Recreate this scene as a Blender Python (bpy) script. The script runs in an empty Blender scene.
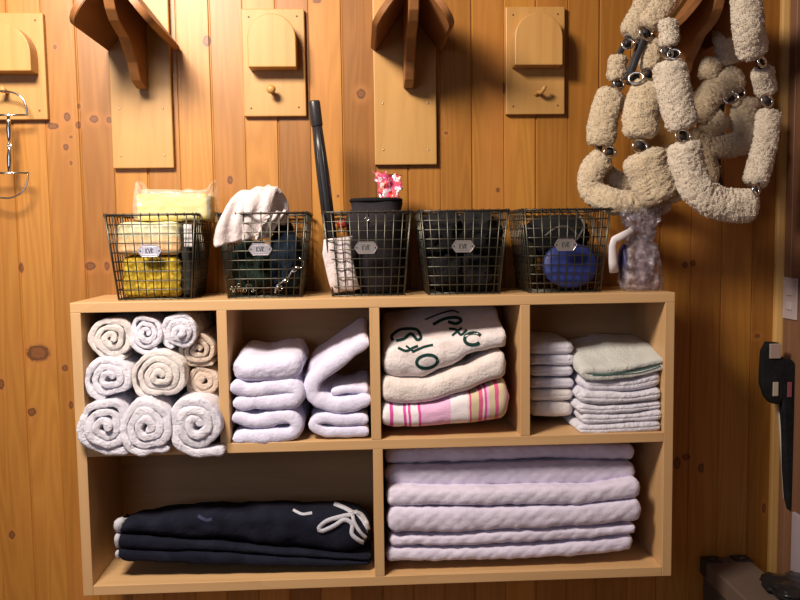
import bpy, bmesh, math, random
from mathutils import Vector, Matrix, noise
from mathutils.bvhtree import BVHTree
random.seed(11)
PI = math.pi
S = bpy.context.scene
COL = S.collection

# ------------------------------------------------------------------ camera
TOP = 1.42                       # height of the shelf unit's top above the floor
CP = Vector((.7742, -2.1726, .1674 + TOP)); YAW = .0471; PIT = .08026; ROL = -.01386; F = 807.7
W, H, D, T = 1.633, .803, .30, .027
c, s, cp, sp = math.cos(YAW), math.sin(YAW), math.cos(PIT), math.sin(PIT)
r0 = Vector((c, -s, 0)); FW = Vector((s*cp, c*cp, -sp)); u0 = Vector((s*sp, c*sp, cp))
RT = r0*math.cos(ROL) + u0*math.sin(ROL); UP = u0*math.cos(ROL) - r0*math.sin(ROL)
cam = bpy.data.cameras.new('camera'); co = bpy.data.objects.new('camera', cam); COL.objects.link(co)
cam.lens = 36*F/800; cam.sensor_width = 36; cam.clip_start = .05
co.matrix_world = Matrix(((RT.x, UP.x, -FW.x, CP.x), (RT.y, UP.y, -FW.y, CP.y), (RT.z, UP.z, -FW.z, CP.z), (0, 0, 0, 1)))
S.camera = co

def P(px, py, Y=0.0):
    """point of the plane y = Y seen at this place of the photograph"""
    d = FW + RT*((px-400)/F) + UP*((300-py)/F)
    return CP + d*((Y-CP.y)/d.y)
def PX(px, py, X):
    d = FW + RT*((px-400)/F) + UP*((300-py)/F)
    return CP + d*((X-CP.x)/d.x)
def mpp(Y): return (Y-CP.y)/F          # metres per pixel at depth Y

# ------------------------------------------------------------------ materials
class NT:
    def __init__(s, name):
        s.m = bpy.data.materials.new(name); s.m.use_nodes = True
        s.t = s.m.node_tree; s.b = s.t.nodes['Principled BSDF']; s._o = None
    def n(s, typ, **kw):
        nd = s.t.nodes.new(typ)
        for k, v in kw.items():
            if k in nd.inputs: nd.inputs[k].default_value = v
            else: setattr(nd, k, v)
        return nd
    def l(s, a, b): s.t.links.new(a, b)
    def obj(s):
        if not s._o: s._o = s.n('ShaderNodeTexCoord').outputs['Object']
        return s._o
    def mapped(s, scale, src=None):
        mp = s.n('ShaderNodeMapping'); mp.inputs['Scale'].default_value = scale
        s.l(src or s.obj(), mp.inputs['Vector']); return mp.outputs[0]
    def noise(s, vec, scale, detail=3, rough=.55, dist=0):
        nd = s.n('ShaderNodeTexNoise'); nd.inputs['Scale'].default_value = scale; nd.inputs['Detail'].default_value = detail
        nd.inputs['Roughness'].default_value = rough; nd.inputs['Distortion'].default_value = dist
        s.l(vec, nd.inputs['Vector']); return nd.outputs['Fac']
    def math(s, op, a, b=None, clamp=False):
        nd = s.n('ShaderNodeMath', operation=op); nd.use_clamp = clamp
        for i, v in enumerate((a, b)):
            if v is None: continue
            if isinstance(v, (int, float)): nd.inputs[i].default_value = v
            else: s.l(v, nd.inputs[i])
        return nd.outputs[0]
    def mix(s, fac, a, b, mode='MIX'):
        nd = s.n('ShaderNodeMix'); nd.data_type = 'RGBA'; nd.blend_type = mode
        for i, v in ((0, fac), (6, a), (7, b)):
            if isinstance(v, (int, float)): nd.inputs[i].default_value = v
            elif isinstance(v, tuple): nd.inputs[i].default_value = (*v[:3], 1)
            else: s.l(v, nd.inputs[i])
        return nd.outputs[2]
    def ramp(s, fac, stops, interp='LINEAR'):
        nd = s.n('ShaderNodeValToRGB'); cr = nd.color_ramp; cr.interpolation = interp
        while len(cr.elements) < len(stops): cr.elements.new(.5)
        for e, (p, col) in zip(cr.elements, stops): e.position = p; e.color = (*col, 1) if len(col) == 3 else col
        s.l(fac, nd.inputs[0]); return nd.outputs[0]
    def maprange(s, v, a, b, c=0, d=1, smooth=True):
        nd = s.n('ShaderNodeMapRange'); nd.interpolation_type = 'SMOOTHSTEP' if smooth else 'LINEAR'
        s.l(v, nd.inputs[0])
        for i, x in enumerate((a, b, c, d)): nd.inputs[i+1].default_value = x
        return nd.outputs[0]
    def bump(s, h, strength=.3, dist=.002):
        nd = s.n('ShaderNodeBump'); nd.inputs['Strength'].default_value = strength; nd.inputs['Distance'].default_value = dist
        s.l(h, nd.inputs['Height']); s.l(nd.outputs[0], s.b.inputs['Normal'])
    def out(s, col=None, rough=.6, metal=0, **kw):
        if col is not None:
            if isinstance(col, tuple): s.b.inputs['Base Color'].default_value = (*col, 1)
            else: s.l(col, s.b.inputs['Base Color'])
        s.b.inputs['Roughness'].default_value = rough; s.b.inputs['Metallic'].default_value = metal
        for k, v in kw.items():
            s.b.inputs[k.replace('_', ' ')].default_value = v
        return s.m

def cloth(name, col, col2=None, fine=520, amp=.5, sheen=.25, mottle=18):
    m = NT(name); v = m.obj()
    n1 = m.noise(v, fine, 2); n2 = m.noise(v, mottle, 3)
    col2 = col2 or tuple(x*.82 for x in col)
    k = m.mix(m.maprange(n2, .35, .7), col, col2)
    k = m.mix(m.math('MULTIPLY', n1, .25), k, tuple(x*.7 for x in col))
    n3 = m.noise(v, fine*.33, 2, .6); n4 = m.noise(m.mapped((1, .35, 1)), 34, 3, .6, .8)
    m.bump(m.math('ADD', m.math('ADD', n1, m.math('MULTIPLY', n3, 1.0)), m.math('MULTIPLY', n4, 1.8)), min(1, amp*1.1), .004)
    return m.out(k, .95, Sheen_Weight=sheen if max(col) > .2 else 0, Specular_IOR_Level=.5 if max(col) > .2 else .15)
def plain(name, col, rough=.5, metal=0, **kw):
    m = NT(name); n1 = m.noise(m.obj(), 60, 3)
    k = m.mix(m.math('MULTIPLY', n1, .35), col, tuple(x*.72 for x in col))
    return m.out(k, rough, metal, **kw)
def timber(name, light, dark, axis='x', rough=.5, k=1.0):
    m = NT(name)
    sc = {'x': (1.6, 30, 30), 'y': (30, 1.6, 30), 'z': (30, 30, 1.6)}[axis]
    v = m.mapped(sc)
    g = m.noise(v, 1, 4, .6, .6)
    rings = m.math('FRACT', m.math('MULTIPLY', m.noise(m.mapped(tuple(x*.22 for x in sc)), 1, 1), 9))
    fac = m.math('ADD', m.math('MULTIPLY', g, .75), m.math('MULTIPLY', rings, .22*k))
    kcol = m.mix(m.maprange(fac, .25, .85), light, dark)
    m.bump(g, .12, .001)
    return m.out(kcol, rough)

# knots of the wall boarding: (px, py, radius px horizontally, vertically)
KNOTS = [(55, 47, 1.6, 2), (67, 117, 3, 4), (78, 125, 2.4, 3.5), (66, 147, 2.6, 3), (71, 163, 1.4, 2), (94, 119, 4, 3.5), (109, 120, 2.5, 3),
         (53, 126, 5, 3), (79, 106, 1.6, 2.5), (71, 137, 1.5, 1.5), (230, 180, 2.6, 4), (317, 1, 4, 2), (446, 133, 1.8, 1.6), (498, 190, 1.8, 2.2),
         (504, 88, 1.4, 5), (38, 353, 11, 8), (21, 268, 2.4, 5), (90, 266, 5, 4), (107, 266, 2.5, 4), (1, 384, 3, 5), (65, 368, 3, 3), (32, 412, 4, 4),
         (71, 405, 2, 4), (693, 263, 3, 3), (685, 265, 3, 3), (686, 457, 4, 3.5), (677, 463, 3.5, 6), (701, 468, 3, 5), (757, 336, 3, 2.5),
         (773, 478, 2, 3), (764, 508, 2, 5), (207, 41, 4, 5), (597, 224, 3, 3), (12, 535, 3, 4), (338, 196, 1.2, 1.2), (361, 94, 4.2, 4.6)]
def wall_pine(name='varnished_pine_boarding', knots=True, swap=False):
    m = NT(name); v = m.obj()
    sep = m.n('ShaderNodeSeparateXYZ'); m.l(v, sep.inputs[0])
    X = sep.outputs[1 if swap else 0]
    idx = m.math('FLOOR', m.math('DIVIDE', m.math('SUBTRACT', X, GX0), PITCH))
    wn = m.n('ShaderNodeTexWhiteNoise'); wn.noise_dimensions = '1D'; m.l(idx, wn.inputs['W'])
    # shift each board's grain
    cb = m.n('ShaderNodeCombineXYZ'); m.l(m.math('MULTIPLY', wn.outputs[0], 7.0), cb.inputs[2])
    m.l(m.math('MULTIPLY', idx, 3.1), cb.inputs[0])
    va = m.n('ShaderNodeVectorMath', operation='ADD'); m.l(v, va.inputs[0]); m.l(cb.outputs[0], va.inputs[1])
    big = m.noise(m.mapped((11, 11, .75), va.outputs[0]), 1, 1.5, .5, .3)
    rings = m.math('FRACT', m.math('MULTIPLY', big, 13))
    tri = m.math('ABSOLUTE', m.math('SUBTRACT', rings, .5))
    fine = m.noise(m.mapped((150, 150, 3), va.outputs[0]), 1, 3)
    fac = m.math('ADD', m.math('MULTIPLY', tri, .62), m.math('MULTIPLY', fine, .42))
    k = m.mix(m.maprange(fac, .05, .75), (.37, .152, .023), (.48, .215, .037))
    per = m.ramp(wn.outputs[0], [(0, (.62, .56, .50)), (.35, (.84, .80, .74)), (.7, (1.0, 1.0, 1.0)), (1, (1.16, 1.14, 1.05))])
    k = m.mix(1.0, k, per, 'MULTIPLY')
    stain = m.noise(m.mapped((9, 9, 1.1)), 1, 2)
    k = m.mix(m.maprange(stain, .52, .8, 0, .5), k, (.50, .19, .045))
    if knots:
        acc = None; halo = None
        for (px, py, rx, ry) in KNOTS:
            p = P(px, py, D); g = mpp(D)
            vm = m.n('ShaderNodeVectorMath', operation='MULTIPLY_ADD')
            m.l(v, vm.inputs[0]); vm.inputs[1].default_value = (1/(rx*g), 0, 1/(ry*g)); vm.inputs[2].default_value = (-p.x/(rx*g), 0, -p.z/(ry*g))
            ln = m.n('ShaderNodeVectorMath', operation='LENGTH'); m.l(vm.outputs[0], ln.inputs[0])
            acc = ln.outputs['Value'] if acc is None else m.math('MINIMUM', acc, ln.outputs['Value'])
        acc = m.math('ADD', acc, m.math('MULTIPLY', m.math('SUBTRACT', m.noise(v, 90, 2), .5), .7))
        k = m.mix(m.maprange(acc, .9, 3.0, .55, 0), k, (.42, .16, .035))
        core = m.ramp(acc, [(0, (.16, .055, .015)), (.5, (.20, .07, .02)), (.85, (.07, .025, .008)), (1, (.12, .04, .012))])
        k = m.mix(m.maprange(acc, .8, 1.25, .92, 0), k, core)
    m.bump(fine, .1, .001)
    return m.out(k, .42)

# ------------------------------------------------------------------ mesh helpers
def mkobj(name, bm, mat, parent=None, smooth=True, origin=None):
    if smooth:
        for f in bm.faces: f.smooth = True
    off = Vector(parent.get('_loc', (0, 0, 0))) if parent is not None else (origin or Vector((0, 0, 0)))
    bmesh.ops.translate(bm, verts=bm.verts, vec=-off)
    me = bpy.data.meshes.new(name); bm.to_mesh(me); bm.free()
    o = bpy.data.objects.new(name, me); COL.objects.link(o); me.materials.append(mat)
    if parent is not None: o.parent = parent
    else: o.location = off
    return o
ROOTS = []
def thing(name, label, cat, loc, group=None):
    o = bpy.data.objects.new(name, None); COL.objects.link(o); o.location = loc
    o.empty_display_size = .05
    o['_loc'] = tuple(loc); o['label'] = label; o['category'] = cat
    if group: o['group'] = group
    ROOTS.append(o)
    return o
def tag(o, label, cat, group=None):
    o['label'] = label; o['category'] = cat
    if group: o['group'] = group
    return o
def sub(o, bm, name, mat, root, smooth=True):
    """a sub-part: child of part o, geometry given in world coordinates"""
    c_ = mkobj(name, bm, mat, None, smooth, Vector(root.get('_loc')) if root is not None else Vector(o.location))
    c_.location = (0, 0, 0); c_.parent = o
    return c_
def addchild(o, bm, name, mat, smooth=True, label=None):
    """a part of a thing that is one mesh with its origin at o.location"""
    c_ = mkobj(name, bm, mat, None, smooth, Vector(o.location)); c_.location = (0, 0, 0); c_.parent = o
    if label: c_['label'] = label
    return c_

def box(bm, x0, x1, y0, y1, z0, z1, bev=.0015):
    t = bmesh.new()
    vs = [t.verts.new((x, y, z)) for x in (x0, x1) for y in (y0, y1) for z in (z0, z1)]
    for f in ((0, 1, 3, 2), (4, 6, 7, 5), (0, 4, 5, 1), (2, 3, 7, 6), (0, 2, 6, 4), (1, 5, 7, 3)): t.faces.new([vs[i] for i in f])
    bmesh.ops.recalc_face_normals(t, faces=t.faces)
    if bev: bmesh.ops.bevel(t, geom=list(t.edges), offset=bev, segments=2, affect='EDGES', profile=.5)
    merge(bm, t); return bm
def merge(bm, t):
    m_ = bpy.data.meshes.new('tmp'); t.to_mesh(m_); t.free(); bm.from_mesh(m_); bpy.data.meshes.remove(m_)
def prism(bm, pts, axis, a, b, bev=.0015):
    """extrude a polygon (2-D points) along an axis from a to b; axis x: pts=(y,z); y: (x,z); z: (x,y)"""
    t = bmesh.new()
    def mk(p, q): return {'x': (q, p[0], p[1]), 'y': (p[0], q, p[1]), 'z': (p[0], p[1], q)}[axis]
    v0 = [t.verts.new(mk(p, a)) for p in pts]; v1 = [t.verts.new(mk(p, b)) for p in pts]
    n = len(pts); t.faces.new(v0); t.faces.new(v1[::-1])
    for i in range(n): t.faces.new((v0[i], v0[(i+1) % n], v1[(i+1) % n], v1[i]))
    bmesh.ops.recalc_face_normals(t, faces=t.faces)
    if bev: bmesh.ops.bevel(t, geom=[e for e in t.edges], offset=bev, segments=2, affect='EDGES', profile=.5)
    merge(bm, t); return bm
def catmull(pts, step):
    pts = [Vector(p) for p in pts]
    if len(pts) < 2: return pts
    out = []; ext = [pts[0]*2-pts[1]] + pts + [pts[-1]*2-pts[-2]]
    for i in range(1, len(ext)-2):
        a, b, c_, d = ext[i-1:i+3]; n = max(1, int((c_-b).length/step))
        for k in range(n):
            t = k/n
            out.append(.5*((2*b) + (c_-a)*t + (2*a-5*b+4*c_-d)*t*t + (3*b-a-3*c_+d)*t**3))
    out.append(pts[-1]); return out
def tube(bm, pts, r, seg=10, step=None, flat=None, caps=True, closed=False):
    """round tube along points; r a number or function of t; flat=(normal, factor) squashes along a direction"""
    P_ = catmull(pts, step) if step else [Vector(p) for p in pts]
    n = len(P_); rings = []; ref = None
    for i, p in enumerate(P_):
        if closed: tg = (P_[(i+1) % n]-P_[i-1])
        else: tg = (P_[min(i+1, n-1)]-P_[max(i-1, 0)])
        tg.normalize()
        if ref is None:
            ref = Vector((0, 1, 0)) if abs(tg.y) < .9 else Vector((1, 0, 0))
        a = tg.cross(ref)
        if a.length < 1e-4: a = tg.cross(Vector((1, 0, .1)))
        a.normalize(); b = tg.cross(a).normalized(); ref = b*-1 if b.dot(ref) < 0 else b
        rr = r(i/(n-1)) if callable(r) else r
        ring = []
        for k in range(seg):
            an = 2*PI*k/seg; v = a*math.cos(an)*rr + b*math.sin(an)*rr
            if flat: v -= flat[0]*(v.dot(flat[0])*(1-flat[1]))
            ring.append(bm.verts.new(p+v))
        rings.append(ring)
    m = n if closed else n-1
    for i in range(m):
        A, B = rings[i], rings[(i+1) % n]
        for k in range(seg): bm.faces.new((A[k], A[(k+1) % seg], B[(k+1) % seg], B[k]))
    if caps and not closed:
        bm.faces.new(rings[0][::-1]); bm.faces.new(rings[-1])
    return bm
def torus(bm, cpt, R, r, nrm=Vector((0, -1, 0)), sx=1.0, sz=1.0, seg=20):
    nrm = nrm.normalized(); a = nrm.cross(Vector((0, 0, 1)))
    if a.length < .1: a = nrm.cross(Vector((1, 0, 0)))
    a.normalize(); b = nrm.cross(a).normalized()
    return tube(bm, [cpt + a*math.cos(2*PI*k/seg)*R*sx + b*math.sin(2*PI*k/seg)*R*sz for k in range(seg)], r, 8, closed=True)
def lathe(bm, base, axis, prof, seg=20):
    axis = axis.normalized(); a = axis.cross(Vector((0, 0, 1)));
    if a.length < .1: a = axis.cross(Vector((1, 0, 0)))
    a.normalize(); b = axis.cross(a); rings = []
    for (t, r) in prof:
        rings.append([bm.verts.new(base+axis*t+(a*math.cos(2*PI*k/seg)+b*math.sin(2*PI*k/seg))*r) for k in range(seg)])
    for A, B in zip(rings, rings[1:]):
        for k in range(seg): bm.faces.new((A[k], A[(k+1) % seg], B[(k+1) % seg], B[k]))
    bm.faces.new(rings[0][::-1]); bm.faces.new(rings[-1])
    bmesh.ops.recalc_face_normals(bm, faces=bm.faces)
    return bm
def nz(p, sc, seed=0): return noise.noise(Vector((p.x*sc+seed*13.7, p.y*sc+seed*5.1, p.z*sc-seed*7.3)))
def rough(bm, items, seed=0):
    """items: list of (amplitude, scale or (sx,sy,sz), mode)"""
    bm.normal_update(); mv = []
    for v in bm.verts:
        d = 0
        for it in items:
            a, sc = it[0], it[1]; mode = it[2] if len(it) > 2 else 'n'
            q = Vector((v.co.x*sc[0], v.co.y*sc[1], v.co.z*sc[2])) if isinstance(sc, tuple) else v.co*sc
            q += Vector((seed*13.7, seed*5.1, -seed*7.3)); f = noise.noise(q)
            if mode == 'r': f = .5-abs(f)*2
            d += a*f
        mv.append(v.normal*d)
    for v, m_ in zip(bm.verts, mv): v.co += m_
    return bm
def lerp(xs, ys, x):
    if x <= xs[0]: return ys[0]
    for i in range(len(xs)-1):
        if x <= xs[i+1]:
            t = (x-xs[i])/(xs[i+1]-xs[i]); t2 = t*t*(3-2*t)*.5+t*.5
            return ys[i]+(ys[i+1]-ys[i])*t2
    return ys[-1]
def skin_loops(bm, loops, cap=True):
    R = [[bm.verts.new(p) for p in L] for L in loops]; n = len(R[0])
    for A, B in zip(R, R[1:]):
        for k in range(n): bm.faces.new((A[k], A[(k+1) % n], B[(k+1) % n], B[k]))
    if cap:
        for L, rev in ((R[0], True), (R[-1], False)):
            cpt = sum((v.co for v in L), Vector())/n; cv = bm.verts.new(cpt)
            for k in range(n):
                f = (L[k], L[(k+1) % n], cv); bm.faces.new(f[::-1] if rev else f)
    bmesh.ops.recalc_face_normals(bm, faces=bm.faces)

def slab(xs, tops, bots, Y0, Y1, rise=0.0, lobes=1, groove=.006, nose=None, endr=.5, step=.008, brise=0.0, seed=0, amp=.002, extra=None, skew=0.0):
    """folded cloth lying on a shelf; its front outline follows the photograph at depth Y0"""
    bm = bmesh.new()
    X = [P(x, t, Y0).x for x, t in zip(xs, tops)]
    ZT = [P(x, t, Y0).z for x, t in zip(xs, tops)]; ZB = [P(x, b, Y0).z for x, b in zip(xs, bots)]
    x0, x1 = X[0], X[-1]; N = max(8, int((x1-x0)/step)); loops = []
    nf = 12*lobes if lobes > 1 else 16; ny = max(4, int((Y1-Y0)/.014))
    for i in range(N+1):
        x = x0+(x1-x0)*i/N
        zt, zb = lerp(X, ZT, x), lerp(X, ZB, x); th = zt-zb; mid = (zt+zb)/2
        er = th*endr; q = min(1, min(x-x0, x1-x)/er) if er > 0 else 1
        k = math.sqrt(max(0, 1-(1-q)**2)) if q < 1 else 1
        k = max(k, .12)
        ns = nose or min(th*.45, .03); sh = skew*(x-x0)
        L = []
        for j in range(nf+1):                       # front, bottom to top
            v = j/nf; a = 2*v-1
            e = 1-math.sqrt(max(0, 1-abs(a)**2.4))
            y = Y0 + ns*e + (1-k)*ns*1.2
            if lobes > 1: y += groove*(1-abs(math.sin(PI*lobes*v))**.6)
            L.append(Vector((x, y+sh, mid + a*th/2*k)))
        for j in range(1, ny+1):
            t = j/ny; y = Y0+ns+(Y1-Y0-ns)*t
            L.append(Vector((x, y+sh, mid + th/2*k + rise*t*k)))
        for j in range(ny, 0, -1):
            t = j/ny; y = Y0+ns+(Y1-Y0-ns)*t
            L.append(Vector((x, y+sh, mid - th/2*k + brise*t)))
        loops.append(L)
    skin_loops(bm, loops)
    items = [(amp*2.2, 9), (amp*1.5, (24, 9, 34)), (amp*.5, 110)]
    if extra: items += extra
    rough(bm, items, seed)
    return bm

def band(path, t, Y0, L, shear=0.0, seed=0, amp=.0015, bulge=None, step=.006, xz=None, taper=True, fr=.7):
    """thick cloth whose layers show end-on: path (photo pixels at depth Y0) swept back by L"""
    pts = xz if xz is not None else [P(x, y, Y0) for x, y in path]
    pts = [Vector((p.x, 0, p.z)) for p in pts]
    C_ = catmull(pts, step); n = len(C_)
    ny = max(4, int(L/.014)); na = 6; loops = []
    def ring(cpt, nn, h, yo):
        out = []; r = h*fr
        for j in range(na+1):                       # rounded front edge
            a = -PI/2+PI*j/na
            out.append(cpt+nn*(math.copysign(abs(math.sin(a))**.8, a)*h)+Vector((0, yo+r*(1-math.cos(a)**.8), 0)))
        for j in range(1, ny+1): out.append(cpt+nn*h+Vector((0, yo+r+(L-r)*j/ny, 0)))
        for j in range(ny, 0, -1): out.append(cpt-nn*h+Vector((0, yo+r+(L-r)*j/ny, 0)))
        return out
    for i in range(n):
        tg = (C_[min(i+1, n-1)]-C_[max(i-1, 0)]).normalized(); nn = Vector((-tg.z, 0, tg.x))
        yo = Y0+(bulge(i/(n-1)) if bulge else 0); cpt = C_[i]
        if taper and i == 0:
            for q in (.35, .8): loops.append(ring(cpt-tg*(t*.5*math.sqrt(1-q*q)), nn, t/2*q, yo))
        loops.append(ring(cpt, nn, t/2, yo))
        if taper and i == n-1:
            for q in (.8, .35): loops.append(ring(cpt+tg*(t*.5*math.sqrt(1-q*q)), nn, t/2*q, yo))
    bm = bmesh.new(); skin_loops(bm, loops)
    if shear:
        for v in bm.verts: v.co.z += shear*(v.co.y-Y0)
    rough(bm, [(amp*2.4, (10, 5, 16)), (amp*1.3, (38, 14, 30)), (amp*.5, 140)], seed)
    return bm

def roll(px, py, rx, ry, Y, L, turns=3.0, end=-PI/2, seed=0, bulge=.02, tail=0.0):
    """rolled towel: spiral whose outer end lies at angle `end`; tail = straight flap in metres"""
    cpt = P(px, py, Y); g = mpp(Y)*.885; RX, RZ = rx*g, ry*g; turns += .4
    th = min(RX, RZ)/(turns+.30); pts = []; n = int(turns*22)
    a0 = end-2*PI*turns
    for i in range(n+1):
        t = i/n; an = a0+2*PI*turns*t; rad = (.34+t*turns+.10)*th/min(RX, RZ)
        rad *= 1+.10*(1-t)
        w = 1+.05*math.sin(3*an+seed)+.035*math.sin(5*an+2*seed)+.03*math.sin(seed+t*19)
        sq = 1/((abs(math.cos(an))**2.5+abs(math.sin(an))**2.5)**(1/2.5))
        w *= 1+(sq-1)*t
        pts.append(Vector((cpt.x+math.cos(an)*rad*RX*w, 0, cpt.z+math.sin(an)*rad*RZ*w)))
    if tail:
        tg = (pts[-1]-pts[-2]).normalized(); tg = Vector((1, 0, .05)).normalized()
        for k in range(1, 4): pts.append(pts[-1]+tg*tail/3)
    bm = band(None, th*1.06, Y, L, seed=seed, amp=.0020, bulge=lambda t: -bulge*(1-t)**1.8+.003*math.sin(t*17+seed), xz=pts, step=.006, fr=.42)
    return rough(bm, [(.0022, 70), (.0013, 190, 'r')], seed+3)

def lump(cpt, rx, ry, rz, seed=0, folds=.3, sub_=4, fine=.002):
    bm = bmesh.new(); bmesh.ops.create_icosphere(bm, subdivisions=sub_, radius=1)
    m_ = min(rx, ry, rz)
    for v in bm.verts:
        q = v.co.normalized()
        sup = 1/((abs(q.x)**3+abs(q.y)**3+abs(q.z)**3)**(1/3))
        q2 = q*(.35+.65*sup)
        d = 1-folds*abs(noise.noise(q*1.7+Vector((seed*3.1, seed, -seed))))*1.3 - folds*.45*abs(noise.noise(q*4.5+Vector((seed, -seed*2, seed))))
        v.co = Vector((q2.x*rx*d, q2.y*ry*d, q2.z*rz*d))+cpt
    rough(bm, [(fine, 120)], seed)
    return bm

# ------------------------------------------------------------------ the wall of pine boards
g_a, g_b = P(82, 180, D).x, P(536, 180, D).x
PITCH = (g_b-g_a)/14; GX0 = g_a-PITCH*12
M_WALL = wall_pine()
XR = P(781, 250, D).x                           # inside face of the right wall
XL = -1.3; ZC = 2.9
def boarded(x0, x1, zb, zt, to):
    """vertical boarding with real V grooves; to(u, out, z) gives the point"""
    bm = bmesh.new(); prof = [(x0, 0.0)]; k = math.floor((x0-GX0)/PITCH)
    while GX0+k*PITCH < x1+PITCH:
        gx = GX0+k*PITCH; wd, dp = (.0042, .0042) if k % 2 == 0 else (.0026, .0026)
        if k % 2 == 0: q = [(-wd, 0), (-wd*.25, dp), (wd*.25, dp), (wd, 0)]
        else: q = [(-wd, 0), (-wd*.3, dp), (wd*.3, dp), (wd, 0)]
        for a, b in q:
            if x0 < gx+a < x1: prof.append((gx+a, b))
        k += 1
    prof.append((x1, 0.0))
    A = [bm.verts.new(to(u, o, zb)) for u, o in prof]; B = [bm.verts.new(to(u, o, zt)) for u, o in prof]
    A2 = [bm.verts.new(to(u, .02, zb)) for u in (x0, x1)]; B2 = [bm.verts.new(to(u, .02, zt)) for u in (x0, x1)]
    for i in range(len(prof)-1): bm.faces.new((A[i], A[i+1], B[i+1], B[i]))
    bm.faces.new((A2[0], B2[0], B2[1], A2[1])); bm.faces.new((A[0], B[0], B2[0], A2[0])); bm.faces.new((A[-1], A2[1], B2[1], B[-1]))
    bm.faces.new(B+B2[::-1]); bm.faces.new(A[::-1]+A2)
    bmesh.ops.recalc_face_normals(bm, faces=bm.faces)
    return bm
def struct(name, bm, m): o = mkobj(name, bm, m, None, False); o['kind'] = 'structure'; return o
struct('wall_back', boarded(XL, XR+.02, 0, ZC, lambda u, o, z: (u, D+o, z)), M_WALL)
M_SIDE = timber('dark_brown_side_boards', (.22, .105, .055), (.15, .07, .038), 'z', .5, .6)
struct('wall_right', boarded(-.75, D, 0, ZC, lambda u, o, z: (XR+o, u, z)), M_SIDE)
bm = bmesh.new(); box(bm, XL, XR+.02, -3.0, D+.02, -.04, 0, 0)
fm = NT('worn_floor_boards'); fn = fm.noise(fm.mapped((3, 30, 1)), 1, 3)
struct('floor', bm, fm.out(fm.mix(fn, (.20, .12, .07), (.32, .20, .12)), .7))
M_TRIM = timber('pale_pine_trim', (.60, .36, .12), (.47, .25, .07), 'z')
bm = bmesh.new()
prism(bm, [(XR-.021, D), (XR-.021, D-.012), (XR-.017, D-.018), (XR-.004, D-.022), (XR, D-.022), (XR, D)], 'z', 0.0, ZC, 0)
struct('trim_1', bm, M_TRIM)

# ------------------------------------------------------------------ the shelf unit
M_SX = timber('light_birch_lengthwise', (.62, .385, .185), (.50, .285, .12), 'x', .45, .5)
M_SZ = timber('light_birch_upright', (.60, .37, .175), (.49, .28, .12), 'z', .45, .5)
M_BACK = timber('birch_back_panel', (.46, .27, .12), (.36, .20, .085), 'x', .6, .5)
unit = thing('cubby_shelf_unit', 'wide light wood cubby shelf unit on the wall, four small cubbies above two long ones', 'shelf unit', (W/2, D/2, TOP-H))
YB = D-.002
zs = P(660, 432.5, 0).z                          # top of the middle shelf
bm = bmesh.new(); box(bm, 0, W, 0, YB, TOP-T, TOP); mkobj('top_panel', bm, M_SX, unit, False)
bm = bmesh.new(); box(bm, T, W-T, 0.0005, YB-.007, TOP-H, TOP-H+T); mkobj('bottom_panel', bm, M_SX, unit, False)
bm = bmesh.new(); box(bm, T, W-T, 0.0005, YB-.007, zs-T, zs); mkobj('middle_shelf', bm, M_SX, unit, False)
for a, b in ((0, T), (W-T, W)):
    bm = bmesh.new(); box(bm, a, b, 0, YB, TOP-H, TOP-T); mkobj('side_panel', bm, M_SZ, unit, False)
DV = [P(223.5, 380, 0).x, P(375.5, 380, 0).x, P(525.3, 370, 0).x]
for x in DV:
    bm = bmesh.new(); box(bm, x-T/2, x+T/2, .0005, YB-.007, zs, TOP-T); mkobj('divider', bm, M_SZ, unit, False)
xm = P(379, 520, 0).x
bm = bmesh.new(); box(bm, xm-T/2, xm+T/2, .0005, YB-.007, TOP-H+T, zs-T); mkobj('divider', bm, M_SZ, unit, False)
bm = bmesh.new(); box(bm, T, W-T, YB-.006, YB, TOP-H+.002, TOP-T, 0); mkobj('back_panel', bm, M_BACK, unit, False)
ZF = TOP-H+T                                    # floor of the long cubbies

# ------------------------------------------------------------------ cloth colours
M_TOW = cloth('white_terry', (.86, .84, .94), (.77, .74, .86), 420, .9)
M_CREAM = cloth('cream_terry', (.83, .77, .76), (.73, .66, .63), 420, .7)
M_LILAC = cloth('soft_white_fleece_cloth', (.76, .73, .92), (.67, .64, .84), 300, .35)
M_QUILT = cloth('white_quilted_cotton', (.76, .70, .86), (.68, .62, .78), 600, .3)
M_TAN = cloth('beige_terry', (.66, .54, .45), (.58, .45, .37), 420, .7)
M_NAVY = cloth('navy_quilted_nylon', (.008, .009, .018), (.013, .014, .026), 260, .4, .05)
M_BIND = cloth('white_binding', (.55, .55, .62), (.45, .45, .52), 500, .3)

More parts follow.
